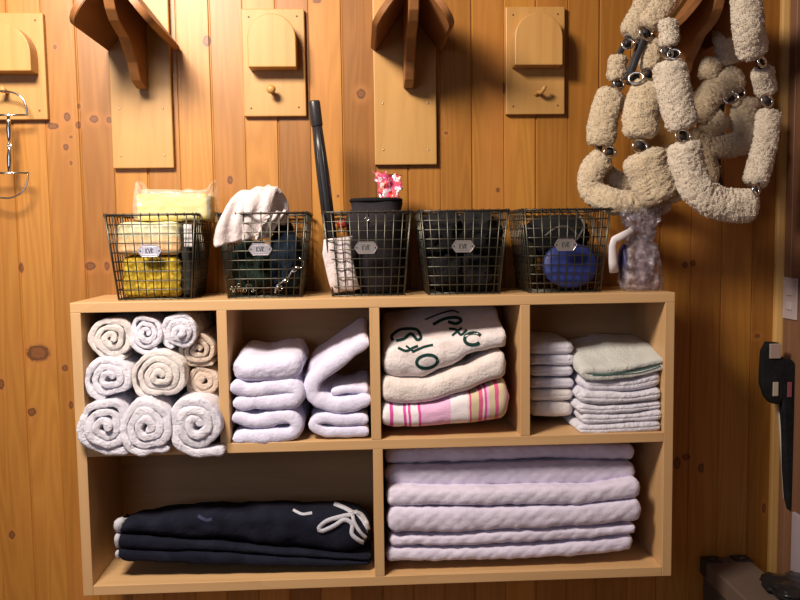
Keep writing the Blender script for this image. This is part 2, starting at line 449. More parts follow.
# ------------------------------------------------------------------ cubby 1: rolled towels
def tol(bm, name, mat, label, cat, group=None, o=None):
    b = [v.co for v in bm.verts]; lo = Vector((min(p.x for p in b), min(p.y for p in b), min(p.z for p in b))); hi = Vector((max(p.x for p in b), max(p.y for p in b), max(p.z for p in b)))
    ob = mkobj(name, bm, mat, None, True, Vector(((lo.x+hi.x)/2, (lo.y+hi.y)/2, lo.z)))
    return tag(ob, label, cat, group)
RG = 'rolled towels in the first cubby'
for (px, py, rx, ry, Y, L, tn, a0, mt, lb, tl) in [
    (105.5, 426.5, 26.5, 28, -.030, .29, 2.4, -1.3, M_TOW, 'white rolled towel in the lower left corner of the pile of rolls', .03),
    (147.5, 426.5, 27.5, 28, -.036, .29, 2.5, -1.35, M_TOW, 'white rolled towel at the middle of the bottom row of rolls', .03),
    (196.5, 424.5, 26.5, 30, -.034, .29, 2.3, -1.4, M_TOW, 'white rolled towel at the right end of the bottom row, bulging past the divider', .045),
    (109.5, 378, 24.5, 20.5, -.004, .26, 2.2, -1.9, M_TOW, 'flattened white rolled towel at the left of the middle row of rolls', 0),
    (160, 375.5, 28.5, 24.5, -.006, .26, 3.2, -2.0, M_CREAM, 'large cream rolled towel with many rings at the centre of the pile of rolls', 0),
    (203.5, 382, 17, 16, .05, .22, 2.1, -1.2, M_TAN, 'small beige rolled towel against the divider in the middle row of rolls', 0),
    (112, 338.5, 23, 22, .02, .25, 2.4, -1.2, M_CREAM, 'cream rolled towel in the top left corner of the first cubby', 0),
    (146.5, 333.5, 17.5, 19.5, .01, .26, 2.4, -1.1, M_TOW, 'narrow white rolled towel second from the left in the top row of rolls', 0),
    (180.5, 332.5, 18, 19, .015, .26, 2.4, -2.2, M_TOW, 'narrow white rolled towel third from the left in the top row of rolls', 0),
    (198.5, 349.5, 20, 17, .045, .23, 2.3, -1.0, M_TAN, 'beige rolled towel at the right end of the top row, set back in shade', 0)]:
    bm = roll(px, py, rx, ry, Y, L, tn, a0, seed=int(px), bulge=.010, tail=tl)
    tol(bm, 'rolled_towel', mt, lb, 'towel', RG)

# ------------------------------------------------------------------ cubby 2: folded fleece cloths
CG = 'folded white cloths in the second cubby'
tol(slab([228, 240, 265, 285, 303], [357, 355, 357, 355, 352], [386, 384, 382, 381, 378], -.005, .23, rise=.012, seed=2, amp=.0035, endr=.55),
    'folded_cloth', M_LILAC, 'thick soft white folded cloth on top of the left stack in the second cubby', 'cloth', CG)
tol(band([(238, 389), (252, 391), (275, 387), (290, 386), (297, 393), (291, 401), (270, 403), (240, 404)], .043, .0, .24, seed=5, amp=.003),
    'folded_cloth', M_LILAC, 'white folded cloth in the middle of the left stack, its fold opening to the right', 'cloth', CG)
tol(band([(238, 419), (256, 422), (280, 418), (292, 419), (297, 427), (290, 435), (268, 437), (240, 437)], .040, .0, .24, seed=9, amp=.003),
    'folded_cloth', M_LILAC, 'crumpled white folded cloth at the bottom of the left stack in the second cubby', 'cloth', CG)
tol(band([(363, 345), (345, 357), (326, 370), (313, 383), (312, 396), (324, 404), (345, 407), (364, 401)], (.041), .01, .22, shear=.15, seed=12, amp=.0028),
    'folded_cloth', M_LILAC, 'white folded cloth on the right stack, its top layer propped up against the divider', 'cloth', CG)
tol(band([(364, 390), (346, 390), (335, 392)], .022, .02, .18, seed=14, amp=.0015),
    'cloth_strip', M_LILAC, 'thin white cloth tucked into the open fold of the propped-up cloth', 'cloth')
tol(band([(363, 420), (342, 421), (322, 419), (314, 425), (322, 432), (345, 433), (363, 432)], .031, .008, .23, seed=17, amp=.0018),
    'folded_cloth', M_LILAC, 'flat white folded cloth at the bottom of the right stack in the second cubby', 'cloth', CG)

# ------------------------------------------------------------------ cubby 3: printed and striped cloths
def stripes_mat():
    m = NT('pink_striped_cotton'); sep = m.n('ShaderNodeSeparateXYZ'); m.l(m.obj(), sep.inputs[0])
    xa, xb = P(382, 410, 0).x, P(512, 410, 0).x
    t = m.math('DIVIDE', m.math('SUBTRACT', m.math('ADD', sep.outputs[0], STX), xa), xb-xa)
    t = m.math('ADD', t, m.math('MULTIPLY', m.math('SUBTRACT', m.noise(m.obj(), 14, 2), .5), .03))
    cr, pk, mg, rd, gn, wh = (.76, .66, .58), (.80, .46, .68), (.66, .08, .36), (.64, .10, .24), (.62, .52, .34), (.84, .76, .80)
    st = [(0, wh), (.055, mg), (.085, wh), (.165, mg), (.19, wh), (.205, mg), (.225, wh), (.28, mg), (.30, pk), (.53, wh), (.66, cr), (.675, rd), (.69, gn),
          (.745, rd), (.775, cr), (.79, mg), (.81, pk), (.83, gn), (.875, rd), (.90, gn), (.955, pk)]
    k = m.ramp(t, st, 'CONSTANT'); n1 = m.noise(m.obj(), 420, 2); m.bump(n1, .5, .003)
    return m.out(k, .95)
PG = 'folded printed cloths in the third cubby'
bm = slab([380, 400, 430, 470, 500, 511], [404, 406, 404, 394, 382, 379], [426, 429, 428, 425, 421, 419], .006, .25, rise=.01, seed=21, amp=.002, endr=.22)
STX = (min(v.co.x for v in bm.verts)+max(v.co.x for v in bm.verts))/2
tol(bm, 'folded_striped_towel', stripes_mat(), 'folded cream towel with pink and magenta stripes under two plain towels', 'towel', PG)
tol(slab([380, 400, 430, 465, 495, 508], [377, 380, 378, 367, 353, 352], [402, 405, 404, 393, 380, 377], .004, .25, rise=.01, seed=23, amp=.002, endr=.25),
    'folded_towel', cloth('cream_cotton', (.84, .75, .72), (.78, .68, .64), 420, .6), 'plain cream folded towel lying between the striped and the green-lettered towel', 'towel', PG)
bm = slab([381, 395, 420, 450, 480, 508], [350, 346, 343, 337, 333, 330], [375, 379, 378, 367, 352, 347], .012, .25, rise=.075, nose=.035, seed=27, amp=.003, endr=.25)
bvh = BVHTree.FromBMesh(bm)
let = tol(bm, 'folded_lettered_towel', cloth('white_cotton_towel', (.84, .77, .78), (.72, .62, .60), 420, .6), 'white folded towel printed with dark green letters, sloping up to the back', 'towel', PG)
M_INK = cloth('dark_green_print', (.012, .045, .04), None, 420, .3, 0)
def stroke(bm, pts, w, step=1.2, closed=False):
    P2 = [Vector((p[0], p[1], 0)) for p in pts]
    if closed: P2 = P2+[P2[0]]
    Cc = catmull(P2, step); L, R = [], []
    for i, q in enumerate(Cc):
        tg = (Cc[min(i+1, len(Cc)-1)]-Cc[max(i-1, 0)]).normalized(); nn = Vector((-tg.y, tg.x, 0))*w/2
        row = []
        for e in (q+nn, q-nn):
            d = (P(e.x, e.y, 0)-CP).normalized(); h = bvh.ray_cast(CP, d)
            row.append(None if h[0] is None else h[0]+h[1]*.0012*(1 if h[1].dot(d) < 0 else -1))
        L.append(row)
    prev = None
    for row in L:
        if None in row: prev = None; continue
        v = [bm.verts.new(p) for p in row]
        if prev: bm.faces.new((prev[0], v[0], v[1], prev[1]))
        prev = v
def ell(cx, cy, rx, ry, a=0, n=16):
    return [(cx+rx*math.cos(2*PI*k/n)*math.cos(a)-ry*math.sin(2*PI*k/n)*math.sin(a), cy+rx*math.cos(2*PI*k/n)*math.sin(a)+ry*math.sin(2*PI*k/n)*math.cos(a)) for k in range(n)]
bm = bmesh.new()
stroke(bm, ell(427, 361.5, 10.5, 6.5, -.15), 3.2, closed=True)                               # O
stroke(bm, [(398, 348), (406, 351), (413, 348), (418, 346)], 2.6); stroke(bm, [(412, 352), (424, 347), (433, 345)], 2.4); stroke(bm, [(406, 346), (414, 352)], 2)
stroke(bm, [(393, 341), (392, 336), (400, 330), (412, 329), (418, 331), (421, 338), (417, 340), (411, 334), (404, 339), (396, 341)], 3, closed=False)
stroke(bm, ell(473, 339, 8.5, 5.8, -.1)[2:17], 3.4)                                          # C / O of the second word
stroke(bm, [(449, 329), (456, 330), (461, 335), (467, 330)], 2.6); stroke(bm, [(452, 336), (458, 331), (462, 328)], 2.4)
stroke(bm, [(433, 325), (442, 320), (450, 318), (458, 318), (461, 321), (456, 324), (448, 322)], 3.2)
stroke(bm, [(425, 320), (440, 314), (452, 311), (459, 313)], 1.6)
addchild(let, bm, 'printed_lettering', M_INK, True, 'dark green printed letters')

# ------------------------------------------------------------------ cubby 4: two stacks of towels
LG = 'towels of the small set-back stack in the fourth cubby'
rows = [(417, 402, M_CREAM, 'cream folded towel at the very bottom of the left stack in the fourth cubby'),
        (401, 390, M_CREAM, 'thin cream folded towel second from the bottom of the left stack in the fourth cubby'),
        (389, 378, M_TOW, 'white folded towel third from the bottom of the left stack in the fourth cubby'),
        (377.5, 366, M_TOW, 'white folded towel third from the top of the left stack in the fourth cubby'),
        (365.5, 355, M_TOW, 'white folded towel second from the top of the left stack in the fourth cubby'),
        (354.5, 343, M_TOW, 'white folded towel topmost of the left stack in the fourth cubby')]
for i, (b, t, mt, lb) in enumerate(rows):
    e = [0, -1, 1, 0, 1.5, 0][i]
    tol(slab([529, 545, 560, 575+e], [t+1, t, t+.3, t+.6], [b, b, b+.2, b-.6], .085, .27, rise=.004 if i < 5 else .012, seed=31+i, amp=.0013, lobes=1 if i == 0 else 2, groove=.002), 'folded_towel', mt, lb, 'towel', LG)
RG2 = 'towels of the tall front stack in the fourth cubby'
rows = [([578, 600, 630, 663], [425, 425, 423, 421], [435, 435, 433.5, 431.5], .010, 'pinkish white towel at the very bottom of the tall stack in the fourth cubby'),
        ([582, 600, 630, 664], [414, 415, 414, 410], [425, 425, 423, 421], .012, 'white towel second from the bottom of the tall stack in the fourth cubby'),
        ([578, 600, 630, 663], [404, 406, 405, 401], [414, 415, 413, 410], .016, 'white towel third from the bottom of the tall stack in the fourth cubby'),
        ([580, 600, 630, 663], [391, 392, 393, 388], [404, 405, 404, 400], .013, 'plump white towel third from the top of the tall stack in the fourth cubby'),
        ([584, 604, 630, 663], [379, 381, 379, 371], [391, 392, 392, 387], .02, 'white towel second from the top of the tall stack in the fourth cubby')]
for i, (xs, t, b, Y, lb) in enumerate(rows):
    tol(slab(xs, t, b, Y, .25, seed=41+i, amp=.0018, lobes=2, groove=.003, skew=0), 'folded_towel', M_TOW, lb, 'towel', RG2)
bm = band([(661, 361), (640, 366), (610, 371), (590, 371), (583, 373), (590, 378), (612, 377), (640, 374), (661, 368)], .016, .012, .23, shear=.10, seed=50, amp=.0012)
for v in bm.verts:                                      # the top towel bellies up over its left fold
    q = max(0, 1-abs(v.co.x-P(600, 370, 0).x)/.10)
    if v.co.z > P(600, 373, 0).z: v.co.z += .045*max(0, min(1, (v.co.y-.015)/.1))*(1-abs(v.co.x-P(618, 370, 0).x)/.20)
M_GREYT = cloth('grey_green_white_terry', (.66, .66, .62), (.56, .58, .54), 420, .7)
tt = tol(bm, 'folded_towel', M_GREYT, 'greyish white towel with green edging, topmost of the tall stack in the fourth cubby', 'towel', RG2)
bm = bmesh.new()
tube(bm, [P(x, y, .010) for x, y in [(592, 374.5), (610, 374.6), (640, 370.5), (660, 365)]], .0016, 6, .006)
addchild(tt, bm, 'green_edging', cloth('green_edging', (.05, .17, .13), None, 420, .3, 0), True, 'dark green edging')

# ------------------------------------------------------------------ long cubby right: quilted pads
def quilt(bm, amp=.0045, per=.042):
    bm.normal_update()
    for v in bm.verts:
        u, w = v.co.x+v.co.y*.6+v.co.z*1.2, v.co.x-v.co.y*.6-v.co.z*1.2
        d = abs(math.sin(PI*u/per))*abs(math.sin(PI*w/per)); v.co += v.normal*(amp*(d**.6-.5))
    return bm
QG = 'quilted white saddle pads in the right long cubby'
pads = [([384, 460, 540, 600, 636], [450, 446, 445, 444.5, 447], [465, 463, 459, 460, 461], .075, 'quilted white pad topmost of the tall pile, pressed up under the shelf'),
        ([384, 450, 520, 590, 637], [467, 466, 464, 463, 465], [487, 487, 486, 485, 481], .060, 'quilted white pad second from the top of the pile, in the shade'),
        ([386, 450, 520, 590, 642], [488, 490, 489, 488, 480], [507, 507, 506, 505, 499], .014, 'quilted white pad third from the top of the pile of pads'),
        ([387, 450, 520, 590, 644], [508, 509, 509, 506, 500], [533, 533, 530, 527, 522], .010, 'thickest quilted white pad, third from the bottom of the pile of pads'),
        ([389, 450, 520, 590, 637], [536, 535, 531, 528, 525], [548, 547, 544, 540, 534], .018, 'thin quilted white pad second from the bottom of the pile of pads'),
        ([386, 450, 520, 590, 634], [549, 549, 547, 542, 536], [562, 562, 560, 556, 551.5], .022, 'quilted white pad at the very bottom of the pile, on the cubby floor')]
for i, (xs, t, b, Y, lb) in enumerate(pads):
    bm = slab(xs, t, b, Y, .27, seed=61+i, amp=.0018, step=.006, endr=.35, nose=.016)
    tol(quilt(bm, .0022), 'quilted_saddle_pad', M_QUILT, lb, 'saddle pad', QG)

# ------------------------------------------------------------------ long cubby left: navy rugs
NG = 'folded navy horse rugs in the left long cubby'
rug3 = [([112, 130, 200, 290, 340, 371], [527, 521, 514, 512, 513, 517], [533, 536, 541, 549, 554, 556], .035, 'plump navy horse rug with a looped grey strap, topmost of the three dark rugs'),
        ([113, 130, 200, 290, 340, 371], [534, 537, 542, 550, 555, 557], [548, 550, 552, 557, 560, 561], .033, 'folded navy horse rug between the top and the bottom dark rug'),
        ([115, 130, 200, 290, 340, 371], [549, 551, 553, 558, 561, 562], [560, 563, 566.5, 568, 568, 567], .030, 'thin navy horse rug lying on the floor of the left long cubby')]
for i, (xs, t, b, Y, lb) in enumerate(rug3):
    bm = slab(xs, t, b, Y, .17, rise=-.012 if i == 0 else 0, seed=71+i, amp=.0028 if i == 0 else .0016, step=.009, nose=.03 if i == 0 else .016, endr=.7)
    bvh = BVHTree.FromBMesh(bm)
    o = tol(bm, 'folded_horse_rug', M_NAVY, lb, 'horse rug', NG)
    bm = bmesh.new()                                    # pale binding round the left end
    a = P(xs[0]+1, (t[0]+b[0])/2, Y); hz = abs(P(xs[0], t[0], Y).z-P(xs[0], b[0], Y).z)/2
    bind = [(118, 520, 133, 529), (117, 532, 121, 546), (117, 550, 120, 558)][i]
    w_ = [(7, .016), (4.5, .010), (3.2, .007)][i]
    tube(bm, [P(bind[0]+w_[0]*.6, bind[1]+1, Y+.02), P(bind[0], (bind[1]+bind[3])/2-1, Y+.004), P(bind[0]+1, bind[3], Y+.012)], w_[1]*.75, 10, .006)
    if i == 0: tube(bm, [P(116, 522, Y+.02), P(126, 519.5, Y+.03), P(138, 517, Y+.05)], .004, 8, .006)
    addchild(o, bm, 'binding', M_BIND, True, 'pale binding at the left end')
    if i == 0:
        bm = bmesh.new()
        def rib(pts, w): stroke(bm, pts, w, 1.5)
        rib([(334, 504), (346, 509), (352, 514), (340, 517), (327, 521), (319, 528), (322, 531), (334, 526), (344, 520), (352, 524), (352, 534), (360, 541), (367, 543)], 4.2)
        rib([(352, 513), (354, 522), (360, 532), (366, 538)], 3.4); rib([(355, 511), (362, 520), (368, 530)], 3.4); rib([(350, 512), (360, 514), (366, 522), (369, 534)], 3.6)
        e = bmesh.ops.extrude_face_region(bm, geom=list(bm.faces)); bmesh.ops.translate(bm, verts=[x for x in e['geom'] if isinstance(x, bmesh.types.BMVert)], vec=(0, -.004, .002))
        addchild(o, bm, 'strap', M_BIND, True, 'looped pale grey strap')
        bm = bmesh.new(); stroke(bm, [(293, 510), (302, 514), (312, 513)], 2.6); addchild(o, bm, 'care_tag', M_BIND, False, 'small white tag')
        bm = bmesh.new(); stroke(bm, [(198, 516), (206, 520), (212, 519)], 3.2); addchild(o, bm, 'emblem', cloth('dull_blue_patch', (.05, .055, .11)), False, 'dull blue patch')

# ------------------------------------------------------------------ wire baskets
M_WIRE = plain('dark_galvanised_wire', (.10, .095, .075), .38, .85)
M_RIM = plain('dark_rim_wire', (.07, .06, .05), .4, .8)
M_PLATE = plain('aged_nickel', (.62, .56, .55), .3, .75)
M_DARKMARK = plain('dark_recess', (.03, .025, .025), .7)
BT, BB, BH = .1225, .1005, .228                  # half widths at rim and floor, height
BY0, BY1, TY0, TY1 = .050, .255, .030, .285
def basket_pt(u, v, h, loc):                     # u,v in -1..1, h 0..1
    hw = BB+(BT-BB)*h; y0 = BY0+(TY0-BY0)*h; y1 = BY1+(TY1-BY1)*h
    return Vector((loc.x+u*hw, (y0+y1)/2+v*(y1-y0)/2, loc.z+.003+h*BH))
def make_basket(loc, label):
    t = thing('wire_basket', label, 'basket', loc, 'wire baskets on top of the shelf unit')
    bm = bmesh.new(); r = .0017
    def loop(h): 
        pts = []; q = .9
        for (u0_, v0_, u1_, v1_) in ((-q, -1, q, -1), (1, -q, 1, q), (q, 1, -q, 1), (-1, q, -1, -q)):
            for k in range(4): pts.append(basket_pt(u0_+(u1_-u0_)*k/3, v0_+(v1_-v0_)*k/3, h, loc))
        return pts
    nr = 9
    for k in range(nr): tube(bm, loop(k/nr), r, 5, closed=True)
    nw = 10
    for k in range(1, nw):
        u = -1+2*k/nw
        for v in (-1, 1):
            tube(bm, [basket_pt(u, v, 0, loc), basket_pt(u, v, 1, loc)], r, 5); tube(bm, [basket_pt(v, u, 0, loc), basket_pt(v, u, 1, loc)], r, 5)
        tube(bm, [basket_pt(u, -1, 0, loc), basket_pt(u, 1, 0, loc)], r, 5); tube(bm, [basket_pt(-1, u, 0, loc), basket_pt(1, u, 0, loc)], r, 5)
    for u in (-.97, .97):
        for v in (-.97, .97): tube(bm, [basket_pt(u, v, 0, loc), basket_pt(u, v, 1, loc)], r*1.3, 6)
    mkobj('wire_mesh', bm, M_WIRE, t)
    bm = bmesh.new(); tube(bm, loop(1.0), .0030, 8, closed=True)
    # wire ends curled over the rim
    for k in range(0, nw+1):
        u = -.94+1.88*k/nw
        for v in (-1, 1):
            for p in (basket_pt(u, v, 1, loc), basket_pt(v, u, 1, loc)):
                torus(bm, p, .0042, .0012, Vector((1, 0, 0)) if p.y in () else Vector((.9, .5, 0)), seg=8)
    mkobj('rim', bm, M_RIM, t)
    pc = basket_pt(-.04, -1, .575, loc)+Vector((0, -.0035, 0)); a, b = .032, .0165
    shape = [(-a, 0), (-a*.86, b*.45), (-a*.66, b), (a*.66, b), (a*.86, b*.45), (a, 0), (a*.86, -b*.45), (a*.66, -b), (-a*.66, -b), (-a*.86, -b*.45)]
    bm = bmesh.new(); prism(bm, [(pc.x+x, pc.z+z) for x, z in shape], 'y', pc.y, pc.y+.0016, .0006)
    tube(bm, [Vector((pc.x+x*.97, pc.y-.0004, pc.z+z*.95)) for x, z in shape], .0012, 6, closed=True)
    win = [(-a*.58, b*.62), (a*.58, b*.62), (a*.58, -b*.62), (-a*.58, -b*.62)]
    tube(bm, [Vector((pc.x+x, pc.y-.0004, pc.z+z)) for x, z in win], .0009, 6, closed=True)
    pl = mkobj('label_plate', bm, M_PLATE, t, False)
    bm = bmesh.new()
    for sx in (-1, 1): lathe(bm, pc+Vector((sx*a*.78, -.0012, 0)), Vector((0, 1, 0)), [(0, .0001), (0, .0022), (.0012, .0022)], 12)
    glyph = [[(-1, 0, -1, 2), (-1, 1, -.2, 2), (-1, 1, -.2, 0)], [(0, 2, .45, 0), (.45, 0, .9, 2)], [(1.2, 0, 1.2, 2), (1.2, 2, 1.9, 1.7), (1.9, 1.7, 1.2, 1), (1.2, 1, 2, 0)]]
    for g_ in glyph:
        for (x0, z0, x1, z1) in g_:
            q = .0068; o_ = Vector((pc.x-.0035, pc.y-.0004, pc.z-q))
            tube(bm, [o_+Vector((x0*q, 0, z0*q)), o_+Vector((x1*q, 0, z1*q))], .0008, 5)
    sub(pl, bm, 'plate_lettering', M_DARKMARK, t, False)
    return t
def copy_tree(o, loc, label):
    r = o.copy(); COL.objects.link(r); r.location = loc; r['_loc'] = tuple(loc); r['label'] = label
    for ch in list(o.children):
        c1 = ch.copy(); COL.objects.link(c1); c1.parent = r
        for g_ in ch.children:
            d1 = g_.copy(); COL.objects.link(d1); d1.parent = c1
    return r
BXS = [P(154.5, 296, BY0).x, P(264, 295, BY0).x, P(368.5, 293, BY0).x, P(464.5, 291, BY0).x, P(566, 291, BY0).x]
BL = [Vector((x, 0, TOP)) for x in BXS]
proto = make_basket(BL[0], 'wire basket filled with yellow sponges, first from the left on the shelf unit')
for k, lb in ((1, 'wire basket with a white cloth hanging over its left rim and a metal snap showing'), (2, 'wire basket that holds the long black tube and a black pouch'),
              (3, 'wire basket packed with nothing but black cloth'), (4, 'wire basket with a round blue brush inside, rightmost of the five')):
    copy_tree(proto, BL[k], lb)
zb = TOP+.006
M_SPONGE = NT('yellow_sponge'); v_ = M_SPONGE.obj()
vo = M_SPONGE.n('ShaderNodeTexVoronoi'); vo.inputs['Scale'].default_value = 95; M_SPONGE.l(v_, vo.inputs['Vector'])
kk = M_SPONGE.mix(M_SPONGE.maprange(vo.outputs['Distance'], .1, .7), (.66, .47, .045), (.36, .24, .012)); M_SPONGE.bump(vo.outputs['Distance'], -.8, .004)
M_SPONGE = M_SPONGE.out(kk, .9)
M_LEMON = plain('pale_yellow_sponge', (.66, .56, .15), .8)
def clear(name, tint=(1, 1, 1), alpha=.25, rough=.12):
    m = NT(name); n1 = m.noise(m.obj(), 50, 3, .6, 1); m.bump(n1, .6, .004)
    return m.out(tint, rough, 0, Alpha=alpha, Specular_IOR_Level=.9, Coat_Weight=.6)
def box_at(x0, x1, y0, y1, z0, z1, bev, seed, items, n=26):
    bm = bmesh.new(); box(bm, x0, x1, y0, y1, z0, z1, 0)
    bmesh.ops.subdivide_edges(bm, edges=bm.edges[:], cuts=n, use_grid_fill=True)
    cx, cy, cz = (x0+x1)/2, (y0+y1)/2, (z0+z1)/2; hx, hy, hz = (x1-x0)/2, (y1-y0)/2, (z1-z0)/2
    for v in bm.verts:                                  # round the corners
        q = Vector((v.co.x-cx, v.co.y-cy, v.co.z-cz)); inn = Vector((max(-hx+bev, min(hx-bev, q.x)), max(-hy+bev, min(hy-bev, q.y)), max(-hz+bev, min(hz-bev, q.z))))
        d = q-inn
        if d.length > 1e-6: q = inn+d.normalized()*bev
        v.co = Vector((cx, cy, cz))+q
    bmesh.ops.recalc_face_normals(bm, faces=bm.faces)
    return rough(bm, items, seed)
# basket 1 contents
b1 = BL[0].x; y_ = .062
zc = lambda py, Y=.06: P(150, py, Y).z
xc = lambda px, py=250, Y=.06: P(px, py, Y).x
bm = box_at(b1-.090, b1+.066, .068, .235, zb, zc(256), .02, 1, [(.004, 30), (.003, 90)])
tol(bm, 'grooming_sponge', M_SPONGE, 'golden yellow coarse sponge in the bottom of the first wire basket', 'sponge', 'sponges in the first wire basket')
bm = box_at(b1-.100, b1+.070, .060, .24, zc(255.5), zc(222), .018, 3, [(.004, 22)])
m = NT('cream_sponge_pack'); sp_ = m.n('ShaderNodeSeparateXYZ'); m.l(m.obj(), sp_.inputs[0])
kk = m.ramp(m.math('DIVIDE', sp_.outputs[2], zc(222)-zc(255.5)), [(0, (.62, .36, .16)), (.14, (.70, .42, .20)), (.2, (.78, .48, .24)), (.55, (.84, .56, .28)), (.62, (.86, .80, .52)), (1, (.84, .78, .45))])
tol(bm, 'packed_sponge', m.out(kk, .3, 0, Coat_Weight=.5), 'cream and orange packet of sponge in clear wrap above the golden sponge', 'sponge', 'sponges in the first wire basket')
bm = bmesh.new(); box(bm, P(184, 225, .055).x, P(192, 225, .055).x, .048, .056, P(188, 247, .05).z, P(188, 224, .05).z, .001)
pm = plain('white_paper_label', (.72, .68, .68), .6)
tg = tol(bm, 'paper_tag', pm, 'small white paper tag upright beside the cream sponge packet', 'tag', None)
bm = box_at(b1+.070, b1+.094, .075, .235, zb, zc(226), .012, 9, [(.004, 30)])  # upright dark slab making the dark strip along this side
tol(bm, 'folded_cloth', cloth('charcoal_slab', (.03, .03, .028), (.045, .042, .038), 300, .5), 'charcoal slab wedged upright at the right side of the first wire basket', 'cloth')
bm = box_at(P(137, 205, .1).x, P(208, 205, .1).x, .09, .215, zc(221.5, .06)+.002, P(150, 194, .1).z, .012, 5, [(.003, 25), (.0012, 150)])
tol(bm, 'wrapped_sponge', M_LEMON, 'pale yellow sponge standing above the rim of the first wire basket', 'sponge', 'sponges in the first wire basket')
def crumple(bm, amp, sc, seed):
    for v in bm.verts:
        q = v.co*sc
        v.co += Vector((noise.noise(q+Vector((seed, 0, 0))), noise.noise(q+Vector((0, seed+9, 0))), noise.noise(q+Vector((0, 0, seed+21)))))*amp
    return bm
bm = box_at(P(133, 205, .1).x, P(213, 205, .1).x, .082, .222, zc(221.5, .06)+.004, P(150, 190, .1).z, .014, 7, [(.003, 30)])
for v in bm.verts:                                       # gathered ears of the bag at both ends
    for ex, top in ((P(135, 185, .1).x, .030), (P(212, 183, .1).x, .036)):
        q = max(0, 1-abs(v.co.x-ex)/.022)
        if v.co.z > P(150, 200, .1).z: v.co.z += top*q*q; v.co.y += (.15-v.co.y)*q*.5
crumple(bm, .004, 60, 3)
tol(bm, 'plastic_bag', clear('clear_polythene', (.95, .92, .85), .22), 'clear plastic bag with peaked corners around the pale yellow sponge', 'bag', None)

# basket 2 contents
M_BLK = cloth('black_cloth', (.010, .010, .011), (.016, .016, .018), 300, .5, .05)
M_GRN = cloth('dark_green_cloth', (.012, .026, .020), (.02, .035, .028), 300, .5, .05)
M_BLU = cloth('dark_blue_cloth', (.010, .018, .034), (.018, .028, .045), 300, .5, .05)
b2 = BL[1].x
tol(lump(Vector((b2-.036, .15, zb+.078)), .070, .085, .080, 3, .35), 'bundled_cloth', M_GRN, 'dark green cloth bundled in the left half of the second wire basket', 'cloth', None)
tol(lump(Vector((b2+.052, .15, zb+.092)), .052, .085, .095, 8, .35), 'bundled_cloth', M_BLU, 'dark blue cloth bundled in the right half of the second wire basket', 'cloth', None)
tol(lump(Vector((b2+.040, .17, zb+.185)), .036, .05, .022, 12, .3, 3), 'rubber_grip', M_BLK, 'black lumpy grip on top of the dark blue cloth', 'grip', None)
M_BAND = cloth('pinkish_white_bandage', (.78, .68, .68), (.66, .56, .56), 420, .5)
def drape(path, wx, t, seed):
    """a strip of cloth following 3-D points, wide across wx"""
    Cc = catmull(path, .006); bm = bmesh.new(); loops = []
    for i, p in enumerate(Cc):
        tg = (Cc[min(i+1, len(Cc)-1)]-Cc[max(i-1, 0)]).normalized(); w = wx(i/(len(Cc)-1)) if callable(wx) else wx
        nn = tg.cross(w.normalized()).normalized(); L = []; hw = w.length
        for k in range(14):
            u = -1+2*k/13; L.append(p+w*u+nn*(t/2+.003*math.sin(u*6+i*.05+seed)))
        for k in range(13, -1, -1):
            u = -1+2*k/13; L.append(p+w*u-nn*(t/2-.003*math.sin(u*6+i*.05+seed)))
        loops.append(L)
    skin_loops(bm, loops); return rough(bm, [(.002, 40), (.001, 120)], seed)
tol(drape([P(229, 243, .028), P(231, 225, .028), P(238, 208, .045), P(248, 196, .08), P(258, 192, .12), P(266, 200, .16)], Vector((.036, .018, .010)), .022, 2),
    'bandage', M_BAND, 'pinkish white cloth hanging over the left rim of the second wire basket', 'bandage', 'white bandages in the second wire basket')
tol(drape([P(250, 238, .055), P(254, 218, .055), P(260, 200, .065), P(264, 193, .09), P(272, 204, .13), P(273, 222, .14)], Vector((.038, .018, .012)), .020, 7),
    'bandage', M_BAND, 'pinkish white folded bandage standing up highest out of the second wire basket', 'bandage', 'white bandages in the second wire basket')
tol(drape([P(262, 238, .06), P(270, 222, .06), P(279, 213, .08), P(280, 224, .11)], Vector((.018, .018, .004)), .010, 11),
    'bandage', M_BAND, 'small end of pinkish white bandage right of the tall one in the second wire basket', 'bandage', 'white bandages in the second wire basket')
M_CHR = plain('chrome', (.80, .78, .76), .16, 1)
bm = bmesh.new(); yq = .056
tube(bm, [P(275, 296-3, yq), P(277, 286, yq), P(283, 281, yq), P(287, 279, yq)], .0030, 8, .004)
tube(bm, [P(287, 279, yq), P(292, 271, yq), P(297, 267, yq), P(301, 268, yq), P(303, 262, yq), P(299, 258, yq)], .0028, 8, .004)
torus(bm, P(286, 280, yq), .006, .0016, Vector((.3, -1, .2))); torus(bm, P(280, 288, yq), .007, .0016, Vector((.6, -1, .2)))
torus(bm, P(294, 270, yq), .006, .0016, Vector((-.4, -1, .2)))
tol(bm, 'snap_hook', M_CHR, 'silver snap hook and links against the front wires of the second wire basket', 'hook', None)
bm = bmesh.new(); random.seed(4)
for k in range(10):
    q = P(231+k*2.6+random.random(), 288+3*math.sin(k*1.7), .062)
    torus(bm, q, .0048, .0012, Vector((random.uniform(-1, 1), -1, random.uniform(-1, 1))), seg=10)
tol(bm, 'fine_chain', plain('dull_steel', (.45, .42, .38), .3, 1), 'fine steel chain heaped in the bottom left of the second wire basket', 'chain', None)

